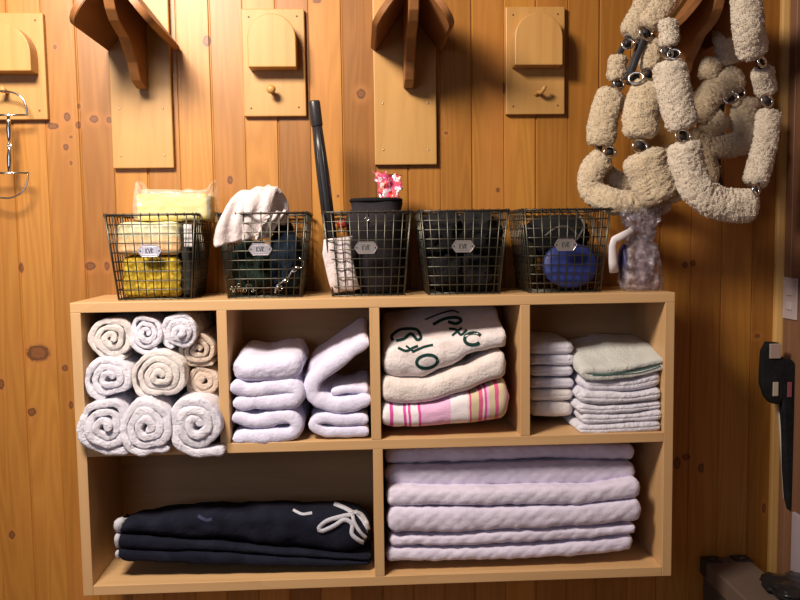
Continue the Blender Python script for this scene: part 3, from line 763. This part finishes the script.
# basket 3 contents
M_RUB = plain('black_rubber', (.018, .017, .020), .38)
t = thing('black_tube', 'long slim black tube leaning out of the third wire basket towards the wall boards', 'tube', P(334, 285, .10))
a, b = P(336, 282, .11), P(314, 101, .10)
bm = bmesh.new(); dv = (b-a)
lathe(bm, a, dv, [(0, .016), (.002, .0175), (dv.length*.60, .0180), (dv.length*.72, .0165), (dv.length*.86, .0145)], 20); mkobj('shaft', bm, M_RUB, t)
bm = bmesh.new(); lathe(bm, a+dv*.862, dv, [(0, .0150), (.003, .0165), (dv.length*.13, .0165), (dv.length*.138, .0150)], 20); mkobj('end_cap', bm, plain('black_cap', (.03, .028, .03), .3), t)
bm = bmesh.new()
for q in (-1, 1): tube(bm, [a+dv*.02+Vector((q*.008, -.017, 0)), a+dv*.6+Vector((q*.008, -.017, 0)), a+dv*.84+Vector((q*.006, -.0135, 0))], .0016, 6)
mkobj('ridge', bm, M_RUB, t)
tol(drape([P(338, 238, .060), P(337, 252, .058), P(340, 268, .060), P(343, 281, .064), P(346, 289, .075)], Vector((.038, .006, .004)), .026, 4),
    'white_rag', M_BAND, 'pinkish white rag pressed against the left front of the third wire basket', 'cloth', None)
b3 = BL[2].x
t = thing('black_pouch', 'black soft cylindrical pouch with an open mouth in the third wire basket', 'pouch', Vector((b3+.027, .16, zb)))
bm = bmesh.new(); cxp = b3+.027
M_PCH = cloth('black_nylon', (.022, .019, .022), (.03, .026, .03), 300, .3, .1)
hp = P(378, 200, .12).z-zb
lathe(bm, Vector((cxp, .158, zb)), Vector((0, 0, 1)), [(0, .062), (.004, .070), (hp*.3, .072), (hp*.5, .075), (hp*.65, .082), (hp*.78, .086), (hp*.86, .082), (hp*.90, .071), (hp*.97, .073), (hp, .071), (hp*.985, .062), (hp*.90, .060), (hp*.6, .058)], 36)
rough(bm, [(.006, 16), (.0015, 70)], 5); mkobj('pouch_body', bm, M_PCH, t)
bm = bmesh.new(); torus(bm, Vector((cxp, .158, zb+hp)), .071, .006, Vector((0, 0, 1)), seg=36); mkobj('mouth_rim', bm, M_BLK, t)
bm = bmesh.new(); torus(bm, P(367, 219, .07), .006, .0012, Vector((.4, -1, 0))); tube(bm, [P(367, 212, .075), P(367, 226, .072)], .0016, 6); mkobj('zip_pull', bm, M_CHR, t)
bm = bmesh.new(); bmesh.ops.create_grid(bm, x_segments=14, y_segments=14, size=1)
for v in bm.verts:
    q = v.co.copy(); v.co = P(388+q.x*(11+4*q.y), 187-q.y*14+q.x*3, .17)+Vector((0, .012*math.sin(q.x*5)+.01*q.y, 0))
crumple(bm, .012, 70, 2)
e = bmesh.ops.solidify(bm, geom=bm.faces[:], thickness=.0012)
m = NT('pink_foil'); n1 = m.noise(m.obj(), 38, 1)
kk = m.ramp(n1, [(0, (.75, .75, .80)), (.42, (.70, .10, .24)), (.52, (.85, .16, .12)), (.6, (.80, .72, .76)), (1, (.8, .3, .05))], 'CONSTANT')
tol(bm, 'foil_wrapper', m.out(kk, .25, .35), 'crumpled pink, orange and silver wrapper sticking up behind the black pouch', 'wrapper', None)
bm = lump(P(342, 224, .11), .016, .02, .012, 5, .2, 3); tol(bm, 'red_cap', plain('red_plastic', (.30, .03, .02), .4), 'small dark red piece beside the black pouch, below the rim', 'cap', None)

# basket 4 contents
b4 = BL[3].x
BG = 'black cloths in the fourth wire basket'
for (dx, dz, rx, ry, rz, sd, lb) in [(-.044, .060, .060, .088, .068, 21, 'black cloth bundled in the lower left of the fourth wire basket'), (.044, .058, .060, .088, .068, 22, 'black cloth bundled in the lower right of the fourth wire basket'),
                                     (-.050, .162, .074, .100, .072, 23, 'black mesh cloth rising to the rim at the left of the fourth wire basket'), (.050, .164, .074, .100, .072, 24, 'black mesh cloth rising to the rim at the right of the fourth wire basket')]:
    tol(lump(Vector((b4+dx, .152, zb+dz)), rx, ry, rz, sd, .25, 4, .0035), 'bundled_cloth', M_BLK, lb, 'cloth', BG)

# basket 5 contents
b5 = BL[4].x
t = thing('round_brush', 'round blue brush leaning inside the rightmost wire basket', 'brush', P(571, 288, .075))
M_BLUE = plain('blue_plastic', (.022, .038, .20), .5)
cb_ = P(571, 266, .072)
bm = bmesh.new(); lathe(bm, cb_+Vector((0, .024, 0)), Vector((.05, -1, .12)), [(0, .050), (.004, .074), (.010, .080), (.016, .080), (.022, .074), (.026, .050), (.027, .01)], 40)
for v in bm.verts: v.co.z = cb_.z+(v.co.z-cb_.z)*.80
mkobj('brush_back', bm, M_BLUE, t)
bm = bmesh.new()
for k in range(30):
    an = 2*PI*k/30; q = cb_+Vector((math.cos(an)*.072, .024, math.sin(an)*.058)); tube(bm, [q, q+Vector((math.cos(an)*.004, .02, math.sin(an)*.003))], .004, 6)
mkobj('bristles', bm, M_BLK, t)
for (dx, dz, rx, rz, sd, mt, nm, lb) in [(.055, .06, .045, .055, 37, M_BLK, 'bundled_cloth', 'black cloth low behind the right side of the round blue brush'), (-.075, .08, .018, .07, 33, cloth('olive_cloth', (.035, .03, .014), None, 300, .4, 0), 'folded_strap', 'olive webbing at the left of the round blue brush'),
                                 (.0, .150, .105, .066, 34, M_BLK, 'bundled_cloth', 'black cloth above the round blue brush in the rightmost basket')]:
    tol(lump(Vector((b5+dx, .18, zb+dz)), rx, .06, rz, sd, .25, 4), nm, mt, lb, 'cloth', None)
bm = bmesh.new(); tube(bm, [P(545, 236, .08), P(556, 228, .07), P(568, 227, .07), P(578, 236, .08)], .0035, 6, .006); tube(bm, [P(577, 240, .07), P(584, 226, .075), P(580, 216, .09)], .003, 6, .006)
tol(bm, 'looped_cord', plain('grey_cord', (.10, .09, .085), .6), 'grey cord looped above the round blue brush', 'cord', None)

# crinkled bag beside the last basket
def crinkle_bag():
    bm = bmesh.new(); base = P(642, 290, .05); loops = []
    prof = [(290, 20, .035), (286, 22, .042), (276, 22, .045), (262, 20, .042), (248, 17, .034), (238, 13, .022), (230, 14, .020), (220, 18, .02), (212, 22, .022), (206, 25, .024)]
    cxs = [643, 642, 641, 641, 641, 641, 642, 642, 642, 641]
    NS = 56
    Pp = [(Vector((cxs[i], prof[i][0], 0)), prof[i][1], prof[i][2]) for i in range(len(prof))]
    rows_ = []
    for i in range(len(Pp)-1):
        for k in range(5):
            f = k/5; rows_.append((Pp[i][0].lerp(Pp[i+1][0], f), Pp[i][1]*(1-f)+Pp[i+1][1]*f, Pp[i][2]*(1-f)+Pp[i+1][2]*f))
    rows_.append(Pp[-1])
    for (cc, rx, ry) in rows_:
        q = P(cc.x, cc.y, .085); g = mpp(.085)
        loops.append([q+Vector((math.cos(2*PI*k/NS)*rx*g, math.sin(2*PI*k/NS)*ry, 0)) for k in range(NS)])
    skin_loops(bm, loops, cap=False)
    top = max(v.co.z for v in bm.verts)
    for v in bm.verts:
        h = (v.co.z-TOP)/(top-TOP); a = .012 if h > .6 else .006
        q = v.co*95; v.co += Vector((noise.cell(q)-.5, noise.cell(q+Vector((7, 3, 1)))-.5, (noise.cell(q+Vector((1, 9, 4)))-.5)*.6))*a*.6
        q = v.co*45; v.co += Vector((noise.noise(q), noise.noise(q+Vector((7, 3, 1))), noise.noise(q+Vector((1, 9, 4)))))*a*.7
        an = math.atan2(v.co.y-.085, v.co.x-P(642, 250, .085).x)
        pl_ = math.sin(an*11+2*math.sin(v.co.z*60))*(.0015+.005*max(0, h-.5))
        v.co += Vector((math.cos(an), math.sin(an), 0))*pl_
        if v.co.z < TOP+.002: v.co.z = TOP+.002
    return bm
m = NT('crinkled_cellophane'); n1 = m.noise(m.obj(), 60, 3)
n5 = m.noise(m.obj(), 140, 4, .7); kk = m.mix(n1, (.80, .74, .80), (.20, .14, .18)); m.bump(n5, 1.0, .006)
al = m.maprange(n1, .38, .6, .75, .22); m.l(al, m.b.inputs['Alpha'])
M_CELL = m.out(kk, .10, .7)
bm = crinkle_bag(); t = tol(bm, 'cellophane_bag', M_CELL, 'crinkled silvery clear bag standing at the right end of the shelf unit', 'bag', None)
for f in t.data.polygons: f.use_smooth = False
tol(lump(P(644, 262, .085)+Vector((0, 0, -.008)), .030, .028, .062, 41, .25, 4), 'bag_contents', plain('dull_mauve_treats', (.16, .10, .12), .5), 'dull mauve bundle inside the crinkled clear bag', 'bundle', None)
bm = bmesh.new()
tube(bm, [P(614, 272, .06), P(613, 262, .055), P(612, 246, .05), P(614, 240, .05), P(620, 237, .05), P(632, 231, .05)], lambda q: .0135-.003*q, 14, flat=(Vector((0, 1, 0)), .6))
t = tol(bm, 'white_plastic_handle', plain('white_plastic', (.72, .66, .68), .4), 'bent white plastic handle between the last basket and the clear bag', 'handle', None)
bm = lump(P(624, 262, .09), .014, .03, .055, 44, .2, 3); tol(bm, 'violet_wrapper', plain('deep_violet_film', (.035, .03, .10), .35), 'dark violet plastic piece behind the bent white handle', 'wrapper', None)

# ------------------------------------------------------------------ bridle holders and saddle racks
M_HOLD = timber('honey_pine_block', (.52, .28, .085), (.42, .21, .055), 'z', .45, .7)
M_RACK = timber('shade_darkened_pine', (.30, .125, .038), (.21, .08, .025), 'y', .5, .7)  # pine darkened throughout, the shade of the underside put into its colour
M_NAIL = plain('nail_head', (.55, .45, .32), .35, .8)
M_NAILD = plain('dark_nail', (.16, .10, .05), .5, .3)
def nails(t, mat, pts):
    for p in pts:
        bm = bmesh.new(); lathe(bm, Vector((p.x, p.y-.001, p.z)), Vector((0, 1, 0)), [(0, .0001), (0, .0028), (.0016, .0032)], 10); mkobj('nail_head', bm, mat, t)
def holder(x0, x1, yt, yb, bx0, bx1, byt, byb, label, peg):
    a, b = P(x0, yb, D-.019), P(x1, yt, D-.019)
    t = thing('bridle_holder', label, 'bridle holder', Vector(((a.x+b.x)/2, D, a.z)), 'half-round bridle holders on the pine wall')
    bm = bmesh.new(); box(bm, a.x, b.x, D-.019, D-.0005, a.z, b.z, .003); mkobj('back_board', bm, M_HOLD, t, False)
    p, q = P(bx0, byb, D-.075), P(bx1, byt, D-.075); cx = (p.x+q.x)/2; r = (q.x-p.x)/2; zc_ = q.z-r; pts = [(p.x, p.z), (q.x, p.z)]
    for k in range(17): an = PI*k/16; pts.append((cx+r*math.cos(an), zc_+r*math.sin(an)))
    bm = bmesh.new(); prism(bm, pts, 'y', D-.075, D-.019, .003); mkobj('half_round_block', bm, M_HOLD, t, False)
    w = b.x-a.x; i_ = .022
    nails(t, M_NAILD, [Vector((a.x+i_, D-.019, a.z+.024)), Vector((b.x-i_, D-.019, a.z+.026)), Vector((a.x+i_, D-.019, b.z-.024)), Vector((b.x-i_, D-.019, b.z-.022))])
    if peg == 'knob':
        c_ = P(272, 92, D-.03); c_.y = D-.018
        bm = bmesh.new(); lathe(bm, c_, Vector((0, -1, .12)), [(0, .006), (.022, .006), (.026, .010), (.034, .0135), (.042, .012), (.046, .006), (.047, .001)], 18); mkobj('peg', bm, M_HOLD, t)
    elif peg == 'hook':
        bm = bmesh.new(); tube(bm, [P(536, 95, D-.018), P(538, 92, D-.03), P(541, 92.5, D-.045), P(544, 88.5, D-.055), P(545, 86, D-.055)], .0062, 10, .004); mkobj('peg', bm, M_HOLD, t)
    else:
        bm = bmesh.new(); c_ = P(6, 92, D-.03); c_.y = D-.018; lathe(bm, c_, Vector((0, -1, .1)), [(0, .006), (.030, .006), (.034, .010), (.040, .010), (.042, .003)], 16); mkobj('peg', bm, M_HOLD, t)
    return t
holder(-30, 42.5, 12.5, 120, -30, 28.5, 22, 71, 'bridle holder with a rounded block at the left edge, the ring bit hanging on it', 'pin')
holder(244, 304, 8.5, 116.5, 248, 295, 13, 67, 'bridle holder with a round knob peg, between the two bare saddle racks', 'knob')
holder(506, 565, 6.5, 114.5, 515, 563, 12, 65, 'bridle holder with a curved peg, right of the middle saddle rack', 'hook')

def saddle_rack(px, zref_px, label, board_px, bottom_py, mat_board):
    ctr = P(px, zref_px, D); cx = ctr.x; ze = ctr.z                # ze: height of the flaps' lower edges
    a, b = P(board_px[0], bottom_py, D-.019), P(board_px[1], bottom_py, D-.019)
    t = thing('saddle_rack', label, 'saddle rack', Vector((cx, D, a.z)), 'wooden saddle racks on the pine wall')
    bm = bmesh.new(); box(bm, a.x, b.x, D-.019, D-.0005, a.z, ze+.26, .003); mkobj('back_board', bm, mat_board, t, False)
    hw, hh, th, out = .103, .135, .018, .345
    for sg in (-1, 1):
        # a sloping flap: rounded front lower corner; local s runs down the slope, y towards the room
        slope = Vector((sg*hw, 0, -hh)); Ls = slope.length; sd = slope.normalized(); nn = Vector((sg*hh, 0, hw)).normalized()
        top = Vector((cx, 0, ze+hh)); pts = [(0, D-.019), (Ls, D-.019)]
        R = .055
        for k in range(9): an = PI/2*k/8; pts.append((Ls-R+R*math.cos(an), D-out+R-R*math.sin(an)))
        pts.append((0, D-out))
        bm = bmesh.new(); tv = [bm.verts.new(top+sd*s_+Vector((0, y, 0))+nn*th/2) for s_, y in pts]; bv = [bm.verts.new(top+sd*s_+Vector((0, y, 0))-nn*th/2) for s_, y in pts]
        bm.faces.new(tv); bm.faces.new(bv[::-1]); n = len(pts)
        for i in range(n): bm.faces.new((tv[i], tv[(i+1) % n], bv[(i+1) % n], bv[i]))
        bmesh.ops.recalc_face_normals(bm, faces=bm.faces); bmesh.ops.bevel(bm, geom=list(bm.edges), offset=.002, segments=2, affect='EDGES')
        mkobj('sloping_board', bm, M_RACK, t, False)
    z = ze; pr = [(0, -.113), (.03, -.118), (.083, -.105), (.100, -.085), (.115, -.060), (.15, -.038), (.19, -.010), (.23, .000), (.27, .012), (.30, .035), (.318, .065), (.318, .118), (0, .118)]
    bm = bmesh.new(); prism(bm, [(D-.019-o_, z+h_) for o_, h_ in pr], 'x', cx-.014, cx+.014, .003); mkobj('bracket', bm, M_RACK, t, False)
    hs = []
    for py_ in (109, 156):
        z_ = P(140, py_ + (bottom_py-169), D-.019).z
        hs += [Vector((a.x+.026, D-.019, z_)), Vector((b.x-.026, D-.019, z_))]
    nails(t, M_NAIL, hs)
    return t
M_BB = timber('honey_pine_back', (.50, .275, .085), (.41, .21, .055), 'z', .45, .6)
saddle_rack(144, 51, 'bare saddle rack above the yellow sponge basket, left of the middle one', (113, 174), 168.5, M_BB)
saddle_rack(407, 51, 'bare saddle rack at the middle, above the black pouch basket', (375, 437), 165, M_BB)
saddle_rack(672, 50, 'saddle rack at the right with the fleece halters hanging over it', (641, 703), 162, M_BB)

# the bit hanging on the left holder
t = thing('snaffle_bit', 'steel bit with two D rings hanging at the left edge of the wall', 'bit', P(6, 198, D-.06))
Yb = D-.06; q = .0028
bm = bmesh.new()
tube(bm, [P(-22, 115, Yb), P(28, 115, Yb)], .0032, 10)
tube(bm, [P(27, 115, Yb), P(26, 106, Yb), P(20, 96, Yb), P(8, 91.5, Yb), P(-6, 92, Yb), P(-18, 100, Yb), P(-21, 115, Yb)], q, 8, .005)
mkobj('cheek_ring', bm, M_CHR, t)
bm = bmesh.new()
tube(bm, [P(-22, 173, Yb), P(29, 173, Yb)], .0032, 10)
tube(bm, [P(28, 173, Yb), P(27, 183, Yb), P(21, 193, Yb), P(9, 198, Yb), P(-4, 196, Yb), P(-16, 188, Yb), P(-21, 173, Yb)], q, 8, .005)
mkobj('cheek_ring', bm, M_CHR, t)
bm = bmesh.new(); aa, bb = P(8.5, 116, Yb), P(9.5, 144, Yb); dv = bb-aa
lathe(bm, aa, dv, [(0, .0045), (dv.length*.2, .0065), (dv.length*.5, .0085), (dv.length*.8, .0058), (dv.length, .003)], 14); mkobj('mouthpiece', bm, M_CHR, t)
bm = bmesh.new(); aa2 = P(9.5, 172, Yb); dv = bb-aa2
lathe(bm, aa2, dv, [(0, .0048), (dv.length*.2, .0065), (dv.length*.5, .0080), (dv.length*.8, .0055), (dv.length, .003)], 14); mkobj('mouthpiece', bm, M_CHR, t)
bm = bmesh.new(); torus(bm, bb+Vector((0, 0, 0)), .006, .0024, Vector((1, 0, 0)), seg=14); torus(bm, bb+Vector((0, 0, -.006)), .006, .0024, Vector((0, 1, 0)), seg=14); mkobj('joint_link', bm, M_CHR, t)

# ------------------------------------------------------------------ fleece covered halters
def fleece_mat(name, a, b):
    m = NT(name); n1 = m.noise(m.obj(), 260, 3, .7); n2 = m.noise(m.obj(), 40, 2)
    k = m.mix(n1, b, a); k = m.mix(m.maprange(n2, .4, .7, 0, .4), k, b); m.bump(n1, 1.0, .006)
    return m.out(k, 1.0, Sheen_Weight=.5, Sheen_Roughness=.6)
M_FL = fleece_mat('cream_fleece', (.82, .66, .44), (.66, .50, .31))
M_FL2 = fleece_mat('lit_cream_fleece', (.88, .76, .60), (.74, .61, .46))  # lighter copy of the cream fleece, stronger light painted into the front halter
M_WEB = plain('dark_webbing', (.020, .018, .022), .6)
M_HW = plain('polished_steel', (.72, .70, .68), .18, 1)
def fl_tube(pts, rpx, Y, seed, flatten=.8):
    g = mpp(Y); V = [P(p[0], p[1], Y+(p[2] if len(p) > 2 else 0)) for p in pts]; r = rpx*g
    bm = bmesh.new(); L = sum((V[i+1]-V[i]).length for i in range(len(V)-1))
    def rr(t):
        e = min(t, 1-t)*L/(r*.55); k = math.sqrt(max(.05, 1-(1-min(1, e))**2)); return r*(.45+.55*k)
    tube(bm, V, rr, 44, .0032, flat=(Vector((0, 1, 0)), flatten))
    bmesh.ops.recalc_face_normals(bm, faces=bm.faces)
    rough(bm, [(.004, 26), (.0042, 110, 'r'), (.0034, 240), (.0022, 420)], seed)
    bm.normal_update(); rnd = random.Random(seed); fs = list(bm.faces)
    for k in range(min(2600, len(fs))):                 # short curly tufts
        f = fs[rnd.randrange(len(fs))]
        if len(f.verts) > 4: continue
        c_ = f.calc_center_median(); n_ = (f.normal+Vector((rnd.uniform(-.8, .8), rnd.uniform(-.8, .8), rnd.uniform(-.9, .5)))).normalized()
        sd_ = n_.cross(Vector((rnd.uniform(-1, 1), rnd.uniform(-1, 1), rnd.uniform(-1, 1)))).normalized()*.0016; ln = rnd.uniform(.0015, .0038)
        v = [bm.verts.new(c_-sd_), bm.verts.new(c_+sd_), bm.verts.new(c_+n_*ln+sd_*.4), bm.verts.new(c_+n_*ln-sd_*.4)]
        bm.faces.new(v)
    return bm
def halter(name, label, Y, tubes, rings, straps, mat, loc):
    t = thing(name, label, 'halter', loc, 'fleece covered halters on the right saddle rack')
    for i, (pts, r) in enumerate(tubes):
        a_, b_ = Vector(pts[0][:2]), Vector(pts[1][:2]); e_ = (a_-b_).normalized()*2.5; pts = [(a_.x+e_.x, a_.y+e_.y)+tuple(pts[0][2:])]+list(pts[1:])
        a_, b_ = Vector(pts[-1][:2]), Vector(pts[-2][:2]); e_ = (a_-b_).normalized()*2.5; pts = pts[:-1]+[(a_.x+e_.x, a_.y+e_.y)+tuple(pts[-1][2:])]
        mkobj('fleece_sleeve', fl_tube(pts, r, Y, i+int(abs(Y)*100)), mat, t)
    for pts in straps:
        bm = bmesh.new(); tube(bm, [P(p[0], p[1], Y+(p[2] if len(p) > 2 else 0)) for p in pts], .0085, 10, .006, flat=(Vector((0, 1, 0)), .35)); mkobj('webbing_strap', bm, M_WEB, t)
    for (x, y, rp, nx) in rings:
        bm = bmesh.new(); torus(bm, P(x, y, Y-.026), rp*mpp(Y)*1.15, .0034, Vector((nx, -1, .15)), 1.0, .8); mkobj('ring', bm, M_HW, t)
        bm = bmesh.new(); g = mpp(Y)
        p_ = P(x, y+3, Y-.004); q_ = P(x, y-5, Y-.004); tube(bm, [q_, p_], .010, 10, flat=(Vector((0, 1, 0)), .5)); mkobj('buckle_keeper', bm, M_WEB, t)
    return t
halter('fleece_halter', 'cream fleece halter leftmost on the right saddle rack, curling round at the bottom', .13,
       [([(655, -22), (645, 6), (630, 34)], 12), ([(618, 58), (616, 78)], 9.5), ([(612, 92), (604, 118), (600, 144)], 14.5),
        ([(603, 158), (592, 172), (592, 190), (612, 201, -.03), (640, 204, -.03), (664, 202, 0)], 12.5), ([(604, 172, .05), (626, 184, .05), (650, 184, .05)], 9)],
       [(619, 84, 6, .6), (610, 152, 6, .4), (628, 44, 5, -.3)],
       [[(645, 6), (630, 34), (618, 58), (616, 78), (612, 92), (604, 118), (600, 144), (596, 165)], [(640, 40, -.02), (633, 62, -.02), (626, 80, -.01)]], M_FL, P(600, 206, .15))
halter('fleece_halter', 'cream fleece halter second from the left, with a thick sleeve hanging in the middle', .055,
       [([(676, -18), (664, 4), (648, 24)], 12), ([(653, 42), (649, 68)], 9.5), ([(650, 84), (642, 108), (640, 136)], 17), ([(642, 154), (650, 174), (662, 198)], 22), ([(664, 150, .04), (674, 172, .04), (684, 196, .04)], 17)],
       [(646, 33, 7, .5), (648, 74, 6, .2), (636, 78, 6, -.5), (640, 146, 7, .3)],
       [[(664, 4), (648, 24), (653, 42), (649, 68), (650, 84), (642, 108), (640, 136), (648, 162)], [(646, 34, -.02), (640, 50, -.02), (634, 66, -.02), (628, 84, 0)]], M_FL, P(655, 215, .05))
bmx = bmesh.new()
halter('fleece_halter', 'big pale cream fleece halter in front, its bottom sleeve sweeping right under the others', -.03,
       [([(668, 22), (670, 44)], 9.5), ([(669, 64), (675, 96), (683, 127)], 16.5), ([(684, 144), (688, 168), (701, 192), (724, 205), (753, 205)], 17),
        ([(755, 183, .06), (764, 150, .08), (769, 112, .08)], 12.5), ([(766, 92, .05), (762, 70, .02)], 10.5), ([(752, 54, -.01), (748, 24, -.045), (746, -12, -.05)], 15)],
       [(667, 52, 6.5, .5), (674, 54, 5, -.5), (683, 136, 7, .2), (756, 190, 6, .8), (767, 101, 7, .5), (762, 62, 5, .5)],
       [[(668, 22), (670, 44), (669, 64), (675, 96), (683, 127), (684, 144), (688, 168)], [(742, 206, .02), (756, 196, .02), (757, 183, .05), (764, 150, .08), (769, 112, .08), (766, 92, .05), (762, 70, .02), (752, 50, 0)]], M_FL2, P(700, 215, -.03))
bmx.free()
halter('fleece_halter', 'shaded cream fleece halter behind the others, close to the wall', .17,
       [([(688, 138), (715, 147), (752, 140)], 12), ([(738, 78), (722, 86), (703, 104), (700, 122)], 14), ([(732, 62), (727, 38), (724, 16)], 13), ([(746, 100), (744, 122), (752, 136)], 13),
        ([(712, 60), (708, 78)], 10), ([(700, 150), (706, 176), (698, 196)], 13), ([(722, 118), (704, 132)], 12)],
       [(739, 92, 7, .4), (731, 98, 6, -.4)],
       [[(738, 78), (740, 92), (746, 110)], [(722, 104), (718, 160), (721, 190)], [(752, 140), (756, 126), (752, 108)]], M_FL, P(715, 200, .2))

# ------------------------------------------------------------------ right edge: switch plate, black strap bundle, pale board, trunk
t = thing('switch_plate', 'pale double switch plate on the side wall at the right edge', 'switch plate', (XR-.003, PX(786, 318, XR-.004).y, PX(786, 318, XR-.004).z))
pa, pb = PX(783, 277, XR-.006), PX(783, 318, XR-.006); pc_ = PX(796.5, 300, XR-.006)
bm = bmesh.new(); box(bm, XR-.006, XR-.0005, pc_.y, pa.y, pb.z, pa.z, .002); mkobj('plate', bm, plain('almond_plastic', (.50, .42, .42), .4), t, False)
ym = (pc_.y+pa.y)/2; zm = (pb.z+pa.z)/2
for dz in (-.022, .022):
    bm = bmesh.new(); box(bm, XR-.010, XR-.005, ym-.016, ym+.016, zm+dz-.013, zm+dz+.013, .002); mkobj('socket_face', bm, plain('almond_socket', (.56, .48, .48), .4), t, False)
t = thing('hanging_strap_bundle', 'black strap bundle with metal clips hanging in the corner below the switch plate', 'strap', P(785, 512, D-.12))
Ys = D-.10
out_ = [(769, 342), (764, 352), (762.5, 370), (763, 385), (767, 397), (772, 404), (779, 405), (783, 400), (785, 430), (786, 470), (788, 500), (791, 512), (797, 512), (799, 480), (800, 430), (801, 400), (800, 372), (793, 360), (781, 357), (780, 343)]
bm = bmesh.new(); pp = [P(x, y, Ys) for x, y in out_]; prism(bm, [(p.x, p.z) for p in pp], 'y', Ys, Ys+.03, .004); rough(bm, [(.002, 40)], 2); mkobj('strap_body', bm, M_BLK, t)
bm = bmesh.new(); a, b = P(769, 358.5, Ys), P(780.5, 343.5, Ys); box(bm, a.x, b.x, Ys-.006, Ys+.028, a.z, b.z, .002); mkobj('metal_clip', bm, plain('brushed_clip', (.60, .48, .42), .35, .5), t, False)
bm = bmesh.new(); a, b = P(772.5, 396, Ys), P(778, 382, Ys); box(bm, a.x, b.x, Ys-.004, Ys+.004, a.z, b.z, .001); mkobj('pale_tag', bm, plain('pale_tag', (.45, .38, .30), .5), t, False)
bm = bmesh.new(); a, b = P(787, 397, Ys), P(791.5, 382, Ys); box(bm, a.x, b.x, Ys-.004, Ys+.004, a.z, b.z, .001); mkobj('red_tag', bm, plain('dull_red_tag', (.25, .07, .09), .5), t, False)
A, B = P(779, 402, D-.05), P(790.5, 600, D-.05)
b0 = A+(B-A)*((.006-A.z)/(B.z-A.z)); t0 = A+(B-A)*(-.12)
bm = bmesh.new(); tube(bm, [b0, t0], .0045, 10)
tol(bm, 'pale_stick', plain('pale_grey_stick', (.42, .38, .33), .5), 'thin pale stick leaning in the right corner below the black strap bundle', 'stick')
a, b = P(793, 511, D-.13), P(790, 560, D-.13)
bm = bmesh.new(); box(bm, a.x-.006, XR-.002, D-.30, D-.13, .002, a.z, .006)
bin_ = tol(bm, 'pale_lilac_box', plain('pale_lilac_plastic', (.36, .30, .33), .5), 'tall pale lilac box at the right edge below the black straps', 'box')

ct = P(701, 557.5, D-.012); zt = ct.z; TX0 = ct.x; TX1 = XR-.10; TY0_ = -.22
t = thing('tack_trunk', 'low grey brown trunk with dark corner fittings in the bottom right corner', 'trunk', ((TX0+TX1)/2, .02, 0))
M_TRK = plain('grey_brown_trunk_lid', (.13, .088, .066), .6); M_TRS = plain('dark_trunk_side', (.055, .048, .042), .6); M_FIT = plain('dark_iron_fitting', (.05, .048, .048), .35, .7)
bm = bmesh.new(); box(bm, TX0+.006, TX1-.006, TY0_+.006, D-.016, .002, zt-.06, .004); mkobj('trunk_body', bm, M_TRS, t, False)
bm = bmesh.new(); box(bm, TX0, TX1, TY0_, D-.012, zt-.0595, zt, .005); mkobj('trunk_lid', bm, M_TRK, t, False)
for (x, y) in ((TX0, D-.012), (TX1, D-.012), (TX0, TY0_), (TX1, TY0_)):
    sx = 1 if x == TX0 else -1; sy = -1 if y > 0 else 1
    bm = bmesh.new(); box(bm, min(x-sx*.003, x+sx*.05), max(x-sx*.003, x+sx*.05), min(y-sy*.003, y+sy*.045), max(y-sy*.003, y+sy*.045), zt-.05, zt+.004, .002)
    lathe(bm, Vector((x+sx*.022, y+sy*.02, zt+.003)), Vector((0, 0, 1)), [(0, .012), (.004, .010), (.008, .004)], 14)
    mkobj('corner_fitting', bm, M_FIT, t, False)
bm = bmesh.new(); box(bm, (TX0+TX1)/2-.03, (TX0+TX1)/2+.03, TY0_-.006, TY0_+.002, zt-.09, zt-.03, .002); mkobj('latch', bm, M_FIT, t, False)
hx = (P(760, 590, 0)).x
bm = lump(Vector((TX0+.155, .02, zt+.018)), .085, .09, .026, 77, .3, 4)
for v in bm.verts: v.co.z = max(v.co.z, zt+.0015)
tol(bm, 'black_bag', plain('glossy_black_leather', (.015, .014, .015), .25), 'glossy black crumpled bag lying on the lid of the trunk', 'bag', None)

# ------------------------------------------------------------------ light
def area(name, loc, target, size, energy, col):
    l = bpy.data.lights.new(name, 'AREA'); l.energy = energy; l.color = col; l.shape = 'RECTANGLE'; l.size = size[0]; l.size_y = size[1]
    o = bpy.data.objects.new(name, l); COL.objects.link(o); o.location = loc
    o.rotation_euler = (Vector(target)-Vector(loc)).to_track_quat('-Z', 'Y').to_euler()
area('ceiling_lamp', (-.06, -1.10, 2.80), (.4, .2, 1.1), (.55, .4), 78, (1.0, .87, .74))
area('front_fill', (-.8, -3.4, 1.9), (.8, 0, 1.0), (1.4, 1.2), 15, (.70, .77, 1.0))  # added cool fill from behind the camera to brighten the fronts
w = bpy.data.worlds.new('world'); S.world = w; w.use_nodes = True
w.node_tree.nodes['Background'].inputs[0].default_value = (.62, .50, .42, 1); w.node_tree.nodes['Background'].inputs[1].default_value = .055
S.view_settings.view_transform = 'Standard'; S.view_settings.look = 'None'; S.view_settings.gamma = 1.0
S.view_settings.use_curve_mapping = False; S.view_settings.exposure = 0.0
for o in ROOTS:
    pass
for o in S.objects:
    if '_loc' in o: del o['_loc']
